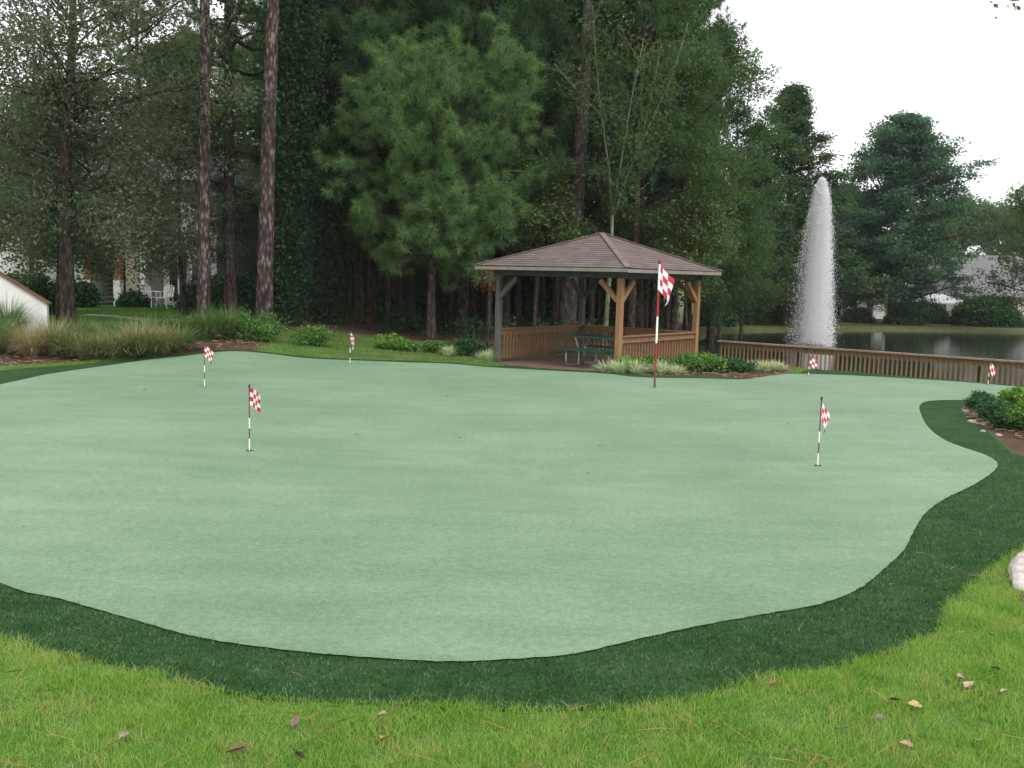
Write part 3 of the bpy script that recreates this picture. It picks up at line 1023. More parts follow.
for px, D, R, hh, lab in [(190, 24.9, .6, .6, 'dark leafy shrub at the foot of the slim pine trunk'),
                          (246, 25.4, .7, .75, 'leafy shrub with pale tips before the thick pine trunk'),
                          (266, 25.6, .65, .7, 'leafy shrub at the bed end beneath the thick pine trunk'),
                          (170, 25.0, .5, .5, 'small shrub among the grasses before the lawn'),
                          (314, 25.6, .62, .55, 'round shrub with upright shoots standing alone by the far flag')]:
    shrub(at(px, D, -.02), R, hh * .95, SHR_G, lab, rg, 50, .075, .03, group='shrubs along the back of the green')
for px, D, R, hh, mt, lab in [(391, 26.6, .55, .42, SHR_Y, 'low bright shrub below the young pine, beside bare lawn'),
                              (408, 26.3, .35, .28, SHR_G, 'tiny shrub hugging the low bright shrub'),
                              (438, 26.4, .42, .38, SHR_G, 'small shrub right under the young pine trunk'),
                              (468, 26.0, .5, .52, SHR_D, 'dark rounded shrub left of the grey gazebo post')]:
    shrub(at(px, D, -.02), R, hh * .85, mt, lab, rg, 50, .075, .034, group='shrubs along the back of the green')
for px, D, R, hh, lab in [(450, 25.7, .35, .3, 'pale tuft between the two small shrubs left of the gazebo'), (487, 25.2, .38, .36, 'pale striped tuft at the grey gazebo post')]:
    grass_clump(at(px, D, -.02), R, hh, LIR, lab, rg, 320, .014, .75, 'pale striped grass tufts', cat='grass tuft')
# bed before the gazebo
for px, D, R, hh, mt, lab in [(633, 22.6, .42, .5, SHR_Y, 'bright shrub beside the front gazebo post'),
                              (652, 22.8, .4, .46, SHR_G, 'green shrub behind the tall flagstick'),
                              (668, 23.1, .42, .45, SHR_G, 'green shrub just right of the tall flagstick'),
                              (690, 22.9, .48, .52, SHR_G, 'leafy shrub below the right gazebo post'),
                              (703, 23.4, .5, .62, SHR_Y, 'largest bright green shrub between the gazebo and pond fence'),
                              (716, 23.0, .46, .5, SHR_G, 'dark green shrub at the end of the pond fence'),
                              (731, 23.3, .42, .42, JUN, 'bluish juniper shrub before the first fence pickets'),
                              (746, 23.3, .36, .34, JUN, 'small juniper shrub before the fence next to pale tufts')]:
    shrub(at(px, D, -.04), R * .92, hh * .74, mt, lab, rg, 48, .085, .042, group='shrubs in the bed before the gazebo')
for px, D, R, hh, lab in [(609, 22.5, .42, .3, 'pale striped tuft at the gazebo entrance'), (622, 22.2, .4, .34, 'pale striped tuft before the front gazebo post'),
                          (640, 22.1, .4, .36, 'pale striped tuft left of the tall flagstick'), (664, 22.3, .36, .34, 'pale striped tuft right of the tall flagstick'),
                          (680, 22.4, .32, .26, 'low pale tuft beneath the leafy shrub'),
                          (756, 23.6, .32, .3, 'pale tuft before the fence, next to the juniper'), (768, 23.7, .34, .32, 'pale tuft before the fence, middle of three'),
                          (781, 23.9, .32, .28, 'pale tuft before the fence, nearest the fountain')]:
    grass_clump(at(px, D, -.04), R, hh, LIR, lab, rg, 360, .014, .8, 'pale striped grass tufts', cat='grass tuft')
# right bed
for px, D, R, hh, mt, lab, LL, WW in [(991, 16.9, .26, .3, JUN, 'feathery juniper at the tip of the pine straw bed', .08, .014),
                                      (1006, 15.6, .32, .3, JUN, 'low spreading juniper in the middle of the pine straw bed', .08, .014),
                                      (1022, 14.5, .3, .26, SHR_D, 'dark low shrub at the front of the pine straw bed', .05, .025),
                                      (1026, 16.2, .3, .42, SHR_Y, 'bright green leafy shrub at the back of the pine straw bed', .055, .034),
                                      (1044, 14.4, .4, .4, SHR_G, 'green shrub at the frame edge in the pine straw bed', .055, .03)]:
    shrub(at(px, D, -.02), R, hh, mt, lab, rg, 130, LL, WW, group='shrubs in the pine straw bed')
PS = leafmat('pine_straw', [(.1, .045, .03), (.2, .1, .07), (.3, .17, .12), (.5, .36, .3)], trans=.05, clump=6)
me = strands(9000, (7, 11), (12.5, 19.5), lambda x, y: poly_sd(x, y, bed_r) < .02, .03, .16, .003, 'pine_straw', PS, rg)
tag(link('pine_straw', me), kind='stuff')
me = strands(7000, (-14, 8), (20, 27), lambda x, y: (np.minimum(poly_sd(x, y, BED_L), poly_sd(x, y, BED_G)) < .05) & (poly_sd(x, y, f0) > 0), .03, .2, .005, 'bed_straw', PS, rg)
tag(link('bed_straw', me), kind='stuff')


def rock(pos, size, label, mat, rg, flat=.5):
    import bmesh
    bm = bmesh.new()
    bmesh.ops.create_icosphere(bm, subdivisions=3, radius=1)
    sd_ = rg.uniform(0, 50, 3)
    for v_ in bm.verts:
        c = v_.co
        k = 1 + .18 * math.sin(3 * c.x + sd_[0]) + .14 * math.sin(4 * c.y + sd_[1] + c.z) + .08 * math.sin(9 * c.x + 7 * c.z + sd_[2])
        q = c * k
        q = Vector([math.copysign(abs(a_) ** .7, a_) for a_ in q])
        v_.co = Vector((q.x * size[0], q.y * size[1], q.z * size[2]))
    me = bpy.data.meshes.new('rock'); bm.to_mesh(me); bm.free()
    me.materials.append(mat)
    me.polygons.foreach_set('use_smooth', [True] * len(me.polygons))
    o = link('rock', me, None, pos, (0, 0, rg.uniform(0, 6)))
    tag(o, label, 'rock')
    return o


ROCK = surf('pale_stone', (.26, .215, .19), (.5, .44, .4), 9, .9, (1, 1, 6), .8, 26, c3=(.6, .55, .5), bdist=.02)
g = G(1050, 573)
o = rock((g.x, g.y, -.01), (.28, .6, .08), 'pale layered stone where the fringe meets the lawn, at the frame edge', ROCK, rg)
o.rotation_euler = (0, 0, -.6)
PINKST = surf('pinkish_stone', (.2, .14, .13), (.45, .34, .31), 20, .9, bump=.5)
for (px, py, s_, lab) in [(965, 412, .07, 'small white stone at the tip of the pine straw bed'), (971.5, 422.5, .1, 'pale stone on the straw bed edge facing the green'),
                          (983, 432, .06, 'small pinkish stone midway along the straw bed edge'), (999, 436, .07, 'pinkish stone among the straw before the junipers')]:
    g = G(px, py)
    rock((g.x, g.y, g.z + .01), (s_ * .7, s_ * .55, s_ * .3), lab, PINKST, rg)
# mulch by the stone
g = G(1050, 608)
me = strands(3000, (g.x - .22, g.x + .7), (g.y - .3, g.y + .3), lambda x, y: ((x - g.x - .1) ** 2 + (y - g.y) ** 2) < .07, .03, .05, .003, 'mulch', leafmat('mulch_bits', [(.06, .03, .025), (.13, .07, .06), (.2, .12, .1)], trans=0, clump=8), rg)
tag(link('mulch', me), kind='stuff')

# ------------------------------------------------------------------ fallen leaves on the lawn
def fallen_leaf(px, py, s_, colr, label, rg, curl=.5):
    m_ = surf('leaf_' + '_'.join('%02d' % int(c * 99) for c in colr), tuple(c * f for c, f in zip(colr, (.36, .31, .26))), tuple(c * f for c, f in zip(colr, (.72, .64, .54))), 60, .7, bump=.2)
    g = G(px, py)
    mb = MB(); n = 9
    rows = []
    for i in range(n + 1):
        t = i / n
        wv = s_ * .36 * math.sin(math.pi * (t ** .8)) * (1 + .25 * math.sin(i * 2.3 + rg.uniform(0, 1))) + .001
        x = s_ * (t - .5)
        row = []
        for j in (-1, -.5, 0, .5, 1):
            z = curl * s_ * (.35 * j * j * math.sin(math.pi * t) + .3 * (t - .4) ** 2) + rg.normal() * s_ * .012
            row.append(len(mb.v)); mb.v.append((x, wv * j * (1 - .25 * curl * abs(j)), z))
        rows.append(row)
    for i in range(n):
        for j in range(4):
            mb.f.append((rows[i][j], rows[i + 1][j], rows[i + 1][j + 1], rows[i][j + 1])); mb.m.append(0)
    mb.tube([(-s_ * .5, 0, .12 * curl * s_ * .3), (-s_ * .78, rg.normal() * s_ * .06, .03 * s_)], s_ * .012, 4)
    o = mb.build('fallen_leaf', m_, None, True, (g.x, g.y, g.z + .032), (rg.uniform(-.4, .4), rg.uniform(-.35, .35), rg.uniform(0, 6.28)))
    tag(o, label, 'leaf', 'fallen leaves on the front lawn')


for a_ in [(237, 757, .1, (.24, .16, .12), 'large curled brown leaf at the bottom of the lawn, next to the blackish leaf'),
           (299, 762, .07, (.04, .025, .02), 'blackish shrivelled leaf between the brown curled leaf and the yellow one'),
           (384, 745, .08, (.52, .42, .16), 'bright yellow leaf standing in the lawn near the bottom'),
           (382, 721, .07, (.5, .42, .36), 'pale pinkish leaf just above the yellow leaf'),
           (295, 729, .07, (.22, .2, .18), 'grey curled leaf on the lawn above the blackish leaf'),
           (124, 743, .07, (.4, .38, .32), 'grey white leaf alone on the left lawn'),
           (960, 683, .08, (.5, .4, .32), 'pale tan leaf, upper one of a close pair on the right lawn'),
           (969, 691, .09, (.6, .48, .4), 'pale leaf, lower one of a close pair on the right lawn'),
           (915, 712, .09, (.62, .52, .3), 'pale yellowish lobed leaf near the dark leaf on the right lawn'),
           (894, 706, .065, (.03, .03, .04), 'dark leaf beside the pale yellowish lobed leaf'),
           (1004, 697, .06, (.6, .55, .48), 'small white leaf near the right edge of the lawn'),
           (842, 735, .075, (.52, .52, .46), 'whitish leaf low in the grass at the bottom right'),
           (906, 751, .07, (.5, .38, .27), 'tan leaf at the very bottom of the right lawn'),
           (880, 724, .06, (.26, .25, .25), 'grey leaf between the whitish leaf and the dark leaf'),
           (995, 674, .06, (.09, .05, .05), 'dark brown leaf right of the pale pair'),
           (979, 747, .06, (.42, .44, .36), 'greenish white leaf in the bottom right corner'),
           (991, 640, .05, (.13, .06, .05), 'small reddish brown leaf up by the turf corner'),
           (772, 690, .06, (.3, .17, .13), 'small brown leaf where lawn meets dark turf')]:
    fallen_leaf(a_[0], a_[1], a_[2] * .88, a_[3], a_[4], rg)
# ------------------------------------------------------------------ buildings
STUC = surf('stucco', (.55, .54, .52), (.66, .65, .63), 3, .9, bump=.35, bscale=60, bdist=.004)
STUC_B = surf('beige_stucco', (.36, .33, .27), (.46, .42, .35), 3, .9, bump=.3, bscale=60, bdist=.004)
TRIM_O = surf('rust_trim', (.3, .13, .05), (.42, .2, .08), 4, .7, bump=.1)
COPE = surf('brown_coping', (.1, .06, .035), (.17, .1, .06), 4, .8, bump=.2)
GLASS = surf('window_glass', (.015, .018, .02), (.03, .035, .04), 3, .1, bump=0, spec=.6)
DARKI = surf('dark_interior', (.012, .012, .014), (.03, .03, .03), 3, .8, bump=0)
ROOFG = surf('grey_roof', (.095, .092, .098), (.15, .146, .152), 5, .9, bump=.4, bscale=30)
WHITE_R = surf('white_roof_sheet', (.24, .25, .26), (.31, .32, .33), 3, .5, bump=0)

# white sloping wing wall at the left edge
D = 25.0
b0 = PD(-60, 330, D); b1 = PD(47.5, 330, D)
ww = empty('stair_wall', (0, 0, 0)); tag(ww, 'white stucco wall with a sloping brown coping at the left frame edge', 'wall')
zr = PD(47.5, 303.5, D).z; zl = PD(-60, 236, D).z
zg = Hs(b1.x, D) - .3
mb = MB(); W2 = .32
pts = [(b0.x, zg), (b1.x, zg), (b1.x, zr), (b0.x, zl)]
mb.add([(x, D, z) for x, z in pts] + [(x - .1, D + W2, z) for x, z in pts], [(0, 1, 2, 3), (7, 6, 5, 4), (1, 5, 6, 2), (0, 3, 7, 4), (3, 2, 6, 7), (0, 4, 5, 1)])
mb.build('wall', STUC, ww)
mb = MB()
e0 = Vector((b0.x, D, zl)); e1 = Vector((b1.x, D, zr)); dn = (e1 - e0).normalized()
off = Vector((-.45, W2 / 2, .035))
mb.add([e0 + Vector((0, -.06, .005)), e1 + dn * .06 + Vector((0, -.06, .005)), e1 + dn * .06 + Vector((-.1, W2 + .06, .005)), e0 + Vector((-.1, W2 + .06, .005))] +
       [e0 + Vector((0, -.06, .035)), e1 + dn * .06 + Vector((0, -.06, .035)), e1 + dn * .06 + Vector((-.1, W2 + .06, .035)), e0 + Vector((-.1, W2 + .06, .035))],
       [(3, 2, 1, 0), (4, 5, 6, 7), (0, 1, 5, 4), (1, 2, 6, 5), (2, 3, 7, 6), (3, 0, 4, 7)])
mb.build('coping', COPE, ww)

# apartment building behind the left oak
D = 42.0
ab = empty('apartment_building', (0, 0, 0)); tag(ab, 'two storey white apartment building with a dark stair entry behind the left lawn', 'building')
X_ = lambda px, d=D: PD(px, 300, d).x
Z_ = lambda px, py, d=D: PD(px, py, d).z
zg = Hs(X_(120), D) - .2
zt = 5.6
zf1 = zg + .2


def wallbox(x0, x1, y0, y1, z0, z1, name, mat, parent=ab):
    return MB().box(((x0 + x1) / 2, (y0 + y1) / 2, (z0 + z1) / 2), (x1 - x0, y1 - y0, z1 - z0)).build(name, mat, parent)


xe0, xe1 = X_(96), X_(117)
wallbox(X_(-120), xe0 - .35, D, D + 8, zg, zt, 'wall', STUC)
wallbox(xe1 + .3, X_(146), D + .2, D + 8, zg, zt, 'wall', STUC_B)
wallbox(X_(147), X_(176), D + 2.0, D + 8, zg, zt, 'wall', STUC)['label'] = 'recessed patio wall'
wallbox(X_(177), X_(216), D + .1, D + 8, zg, zt, 'wall', STUC)
wallbox(xe0 - .35, xe1 + .3, D + 3, D + 8, zg, zt, 'stair_hall', DARKI)  # near-black colour stands in for the unlit depth of the entry
wallbox(xe0 - .349, xe1 + .299, D - .1, D + 2.99, zf1 + 2.75, zt, 'balcony_wall', STUC)
for xx in (xe0 - .2, xe1 + .14):
    wallbox(xx - .15, xx + .15, D - .35, D - .02, zg, zf1 + 1.05, 'pier', WHITE_P)
    wallbox(xx - .13, xx + .13, D - .33, D - .03, zf1 + 1.05, zf1 + 2.7, 'post', TRIM_O)
for k in range(9):
    wallbox(xe0 + .02, xe1 - .06, D + .1 + k * .26, D + .38 + k * .26, zf1 + .12 + k * .18, zf1 + .17 + k * .18, 'stair_tread', surf('stair_tread', (.1, .1, .1), (.16, .16, .15), 4, .8))
wallbox(X_(142), X_(146) + .05, D - .15, D + .18, zg, zf1 + 2.4, 'column', WHITE_P)
wallbox(X_(181), X_(186), D - .2, D + .08, zg, zf1 + 2.6, 'downpipe', COPE)
wallbox(X_(-120), X_(14), D - .25, D - .02, zf1 + 2.72, zf1 + 3.1, 'floor_band', TRIM_O)
for (pa, pb, za, zb, yy) in [(-70, -48, .9, 2.1, 0), (-20, 4, 3.9, 4.9, 0), (40, 62, 3.9, 4.9, 0), (122, 136, 4.0, 5.0, .2), (190, 206, 1.0, 2.1, .1), (190, 206, 4.0, 5.0, .1), (152, 168, .1, 2.1, 2.0)]:
    wd = wallbox(X_(pa), X_(pb), D + yy - .05, D + yy - .004, zf1 + za, zf1 + zb, 'window', WHITE_P)
    wallbox(X_(pa) + .08, X_(pb) - .08, D + yy - .07, D + yy - .052, zf1 + za + .08, zf1 + zb - .08, 'pane', GLASS, wd)
mb = MB()
x0, x1 = X_(-120) - .5, X_(216) + .5; y0, y1 = D - .9, D + 8.5; yc = (y0 + y1) / 2
mb.add([(x0, y0, zt), (x1, y0, zt), (x1, y1, zt), (x0, y1, zt), (x0 + 2, yc, zt + 1.3), (x1 - 2, yc, zt + 1.3)], [(0, 1, 5, 4), (2, 3, 4, 5), (1, 2, 5), (3, 0, 4), (3, 2, 1, 0)])
mb.build('roof', ROOFG, ab)

# second building glimpsed between the bare pine trunks
D2 = 50.0
bb = empty('apartment_building', (0, 0, 0)); tag(bb, 'tall beige gable wall glimpsed between the two bare pine trunks', 'building')
xa, xb = PD(234, 300, D2).x, PD(300, 300, D2).x
zw = PD(240, 178, D2).z
MB().box(((xa + xb) / 2, D2 + 4, zw / 2), (xb - xa, 8, zw)).build('wall', STUC_B, bb)
mb = MB(); xm = (xa + xb) / 2
for s_ in (0, 1):
    pass
mb.add([(xa - .4, D2 - .4, zw - .1), (xb + .4, D2 - .4, zw - .1), (xm, D2 - .4, zw + 1.3), (xa - .4, D2 + 8.4, zw - .1), (xb + .4, D2 + 8.4, zw - .1), (xm, D2 + 8.4, zw + 1.3)],
       [(0, 1, 2), (5, 4, 3), (0, 2, 5, 3), (1, 4, 5, 2), (0, 3, 4, 1)])
mb.build('roof', ROOFG, bb)
wd = MB().box((xa + 1.1, D2 - .03, 3.3), (1.0, .06, 1.2)).build('window', WHITE_P, bb)
MB().box((xa + 1.1, D2 - .07, 3.3), (.85, .02, 1.05)).build('pane', GLASS, wd)

# white plastic chairs on the patio
def chair(pos, rz, label):
    o = empty('patio_chair', pos, rz); tag(o, label, 'chair', 'white plastic patio chairs')
    pl = WHITE_P
    MB().box((0, 0, .43), (.46, .44, .03), ch=.08).build('seat', pl, o)
    mb = MB()
    for k in range(5):
        x = -.18 + k * .09
        mb.bar((x, -.2, .46), (x * 1.08, -.3, .9 - .03 * abs(k - 2)), .055, .014)
    mb.tube([(-.22, -.21, .44), (-.235, -.29, .84), (-.12, -.31, .92), (.12, -.31, .92), (.235, -.29, .84), (.22, -.21, .44)], .016, 6)
    mb.build('backrest', pl, o)
    for sx in (-1, 1):
        for sy in (-1, 1):
            MB().tube([(sx * .2, sy * .19, .43), (sx * .26, sy * .26, 0)], [.024, .018], 6).build('leg', pl, o)
        MB().tube([(sx * .235, .24, .3), (sx * .25, .22, .63), (sx * .25, .1, .665), (sx * .25, -.28, .66)], .02, 6).build('armrest', pl, o)


for px, rz, lab in [(151.5, -2.0, 'white plastic chair seen from the side, next to the white column'), (165, -.3 + math.pi, 'white plastic chair with slatted back turned to the lawn')]:
    p = at(px, 40.3)
    chair(p, rz, lab)
# concrete path on the left lawn
pm_ = surf('concrete', (.3, .28, .25), (.4, .38, .35), 4, .9)
pa = [at(84, 33), at(110, 32.6), at(133, 31.5), at(150, 30.5), at(180, 31)]
mb = MB()
for i in range(len(pa) - 1):
    n_ = 6
    for k in range(n_):
        q0 = pa[i].lerp(pa[i + 1], k / n_); q1 = pa[i].lerp(pa[i + 1], (k + 1) / n_)
        w_ = .5
        vv = []
        for q, s_ in ((q0, -w_), (q1, -w_), (q1, w_), (q0, w_)):
            vv.append((q.x, q.y + s_, Hs(q.x, q.y + s_) + .03))
        mb.add(vv, [(0, 1, 2, 3)])
tag(mb.build('path', pm_), kind='structure')

# houses across the pond
D3 = 82.0
hz_ = lambda px, py, d=D3: PD(px, py, d)
hs = empty('house', (0, 0, 0)); tag(hs, 'low house with a wide grey roof behind the round hedge across the pond', 'house')
zg3 = -.5
a0 = hz_(958, 302); a1 = hz_(1130, 306)
rz0 = hz_(968, 256.5); rz1 = hz_(1110, 258)
dpt = 12
mb = MB()
zE = 1.4
mb.add([(a0.x, D3, zE), (a1.x, D3, zE), (a1.x, D3 + dpt, zE), (a0.x, D3 + dpt, zE), (a0.x + 1.5, D3 + dpt / 2, rz0.z + .35), (a1.x - 1.5, D3 + dpt / 2, rz0.z + .35)],
       [(0, 1, 5, 4), (2, 3, 4, 5), (1, 2, 5), (3, 0, 4), (3, 2, 1, 0)])
mb.build('roof', ROOFG, hs)
MB().box(((a0.x + a1.x) / 2, D3 + dpt / 2, (zE + zg3) / 2 - .01), (a1.x - a0.x - 1, dpt - 1, zE - zg3)).build('wall', STUC_B, hs)
for k_ in (0.25, .6):
    xx = a0.x + (a1.x - a0.x) * k_
    wd = MB().box((xx, D3 + .47, .5), (1.3, .06, 1.1)).build('window', WHITE_P, hs)
    MB().box((xx, D3 + .43, .5), (1.15, .02, .95)).build('pane', GLASS, wd)
# gable peak house behind
D4 = 96.0
h2 = empty('house', (0, 0, 0)); tag(h2, 'house farther back with a small white gable peak above the grey roof', 'house')
p0 = hz_(955, 256, D4); pk_ = hz_(985, 252, D4); p1 = hz_(992, 258, D4)
zb_ = -.6; wl = p0.x - 1; wr = p1.x - .2
MB().box(((wl + wr) / 2, D4 + 4, 2.0), (wr - wl, 8, 5.2)).build('wall', STUC_B, h2)
mb = MB()
zr_ = pk_.z + .2; ze = 4.6
mb.add([(wl - 4, D4 - .4, ze - 1.2), (wr + .2, D4 - .4, ze - 1.2), (wr + .2, D4 + 3.6, zr_), (wl - 4, D4 + 3.6, zr_), (wl - 4, D4 + 8, ze - 1.2), (wr + .2, D4 + 8, ze - 1.2)],
       [(0, 1, 2, 3), (3, 2, 5, 4), (0, 3, 4), (1, 5, 2), (0, 4, 5, 1)])
mb.build('roof', ROOFG, h2)
gx = pk_.x
mb = MB().add([(gx - .8, D4 + 1.2, zr_ - .6), (gx + .8, D4 + 1.2, zr_ - .6), (gx, D4 + 1.2, zr_ + .45), (gx - .8, D4 + 3.4, zr_ - .6), (gx + .8, D4 + 3.4, zr_ - .6), (gx, D4 + 3.4, zr_ + .45)],
              [(0, 1, 2), (5, 4, 3), (0, 2, 5, 3), (1, 4, 5, 2), (0, 3, 4, 1)])
mb.build('gable', WHITE_P, h2)
# carport with white roof
D5 = 74.0
cp = empty('carport', (0, 0, 0)); tag(cp, 'carport with a white sheet roof and a dark shade panel between the cypress and the hedge', 'carport')
c0, c1 = hz_(914, 302, D5), hz_(974, 303, D5); ct = hz_(930, 294, D5)
mb = MB(); zlo, zhi = c0.z, c0.z
mb.add([(c0.x, D5, zlo), (c1.x, D5, zlo), (c1.x - .2, D5 + 5, zhi + .6), (c0.x + .6, D5 + 5, zhi + .6)] + [(c0.x, D5, zlo - .1), (c1.x, D5, zlo - .1), (c1.x - .2, D5 + 5, zhi + .5), (c0.x + .6, D5 + 5, zhi + .5)],
       [(0, 1, 2, 3), (7, 6, 5, 4), (0, 4, 5, 1), (1, 5, 6, 2), (2, 6, 7, 3), (3, 7, 4, 0)])
mb.build('roof', WHITE_R, cp)
MB().box(((c0.x + c1.x) / 2, D5 + 4.8, (zlo - .1 + zg3) / 2), (c1.x - c0.x, .2, zlo - .1 - zg3)).build('shade_panel', DARKI, cp)  # dark sheet: the shade beneath the roof put into its colour
for xx in (c0.x + .15, (c0.x + c1.x) / 2, c1.x - .15):
    MB().box((xx, D5 + .15, (zlo - .1 + zg3) / 2 - .1), (.14, .14, zlo - .1 - zg3)).build('post', WOOD_SHADE, cp)
# beige house and pale leaning wall left of the cypress
D6 = 78.0
h3 = empty('house', (0, 0, 0)); tag(h3, 'beige house with a pale curved end wall beside the cypress trunk across the pond', 'house')
q0, q1 = hz_(800, 290, D6), hz_(868, 290, D6)
zt6 = hz_(850, 289, D6).z
MB().box(((q0.x + q1.x) / 2, D6 + 4, (zt6 - .6) / 2), (q1.x - q0.x, 8, zt6 + .6)).build('wall', STUC_B, h3)
mb = MB()
mb.add([(q0.x - .5, D6 - .6, zt6), (q1.x + .5, D6 - .6, zt6), (q1.x - .5, D6 + 4, zt6 + 2.2), (q0.x + .5, D6 + 4, zt6 + 2.2), (q1.x + .5, D6 + 8.6, zt6), (q0.x - .5, D6 + 8.6, zt6)],
       [(0, 1, 2, 3), (3, 2, 4, 5), (1, 4, 2), (0, 3, 5), (0, 5, 4, 1)])
mb.build('roof', ROOFG, h3)
mb = MB()
for k in range(9):
    t0 = k / 8
    z = -.6 + (hz_(880, 282, D6).z + .6) * t0
    x = hz_(871, 300, D6).x + .15 + .9 * max(0, t0 - .62) ** 1.3 * 2.2
    o_ = len(mb.v)
    mb.v += [(x, D6 - .2, z), (x + .95 - .3 * t0, D6 - .2, z), (x + .95 - .3 * t0, D6 + 2.5, z), (x, D6 + 2.5, z)]
    if k:
        for j in range(4):
            mb.f.append((o_ - 4 + j, o_ - 4 + (j + 1) % 4, o_ + (j + 1) % 4, o_ + j)); mb.m.append(0)
mb.f.append((o_, o_ + 1, o_ + 2, o_ + 3)); mb.m.append(0)
mb.build('end_wall', STUC, h3)
for pxw in (822, 850):
    xx = hz_(pxw, 300, D6).x
    wd = MB().box((xx, D6 - .03, .9), (1.2, .06, 1.2)).build('window', WHITE_P, h3)
    MB().box((xx, D6 - .07, .9), (1.05, .02, 1.05)).build('pane', GLASS, wd)
# pale shed left of the fountain
h4 = empty('shed', (0, 0, 0)); tag(h4, 'low dark shed with a pale roof left of the fountain across the pond', 'shed')
s0, s1 = hz_(726, 300, 72), hz_(757, 300, 72)
zs = hz_(740, 292, 72).z
MB().box(((s0.x + s1.x) / 2, 74, (zs - .6) / 2), (s1.x - s0.x, 3.6, zs + .6)).build('wall', DARKI, h4)
mb = MB().add([(s0.x - .3, 71.8, zs), (s1.x + .3, 71.8, zs), (s1.x + .3, 76, zs + .75), (s0.x - .3, 76, zs + .75)] + [(s0.x - .3, 71.8, zs + .08), (s1.x + .3, 71.8, zs + .08), (s1.x + .3, 76, zs + .83), (s0.x - .3, 76, zs + .83)],
              [(3, 2, 1, 0), (4, 5, 6, 7), (0, 1, 5, 4), (1, 2, 6, 5), (2, 3, 7, 6), (3, 0, 4, 7)])
mb.build('roof', WHITE_R, h4)

# ------------------------------------------------------------------ fountain
fp = PD(813, 345, 46.0)
ft = empty('fountain', (fp.x, fp.y, WATER_Z)); tag(ft, 'tall white fountain jet spraying up from the pond', 'fountain')
FH = PD(818, 177, 46.0).z - WATER_Z
rgf = np.random.default_rng(21)
m, t, out = nt('water_drops')
p = N(t, 'ShaderNodeBsdfDiffuse'); p.inputs['Color'].default_value = (.99, .99, 1, 1)
tr = N(t, 'ShaderNodeBsdfTranslucent'); tr.inputs['Color'].default_value = (.99, .99, 1, 1)
mx = N(t, 'ShaderNodeMixShader'); mx.inputs[0].default_value = .5
t.links.new(p.outputs['BSDF'], mx.inputs[1]); t.links.new(tr.outputs['BSDF'], mx.inputs[2]); t.links.new(mx.outputs[0], out.inputs['Surface'])
DROP = m


def drops(n, rad_fn, zdist, ln, wd, wind, rg):
    zf = zdist(n)
    r = rad_fn(zf) * np.sqrt(rg.uniform(0, 1, n)) if rad_fn else 0
    az = rg.uniform(0, 6.283, n)
    x = r * np.cos(az) + wind(zf, rg.random(n)); y = r * np.sin(az); z = zf * FH
    P = np.stack([x, y, z], -1)
    L = ln * rg.uniform(.4, 1.4, n)[:, None]; W = wd * rg.uniform(.5, 1.4, n)[:, None]
    q = rg.uniform(0, 6.283, n)
    a_ = np.stack([np.cos(q), np.sin(q), np.zeros(n)], -1) * W; b_ = np.stack([-np.sin(q), np.cos(q), np.zeros(n)], -1) * W
    up = np.stack([rg.normal(0, .06, n), rg.normal(0, .06, n), np.ones(n)], -1) * L
    # three-sided double pyramid
    c1 = P + a_; c2 = P - .5 * a_ + .87 * b_; c3 = P - .5 * a_ - .87 * b_; T = P + up; B2 = P - up
    Vv = np.stack([c1, c2, c3, T, B2], 1).reshape(-1, 3)
    f = np.array([[0, 1, 3], [1, 2, 3], [2, 0, 3], [1, 0, 4], [2, 1, 4], [0, 2, 4]])
    FI = (np.arange(n)[:, None, None] * 5 + f[None]).reshape(-1, 3)
    return Vv, FI


env = lambda zf: .2 + .78 * (1 - zf) ** .5


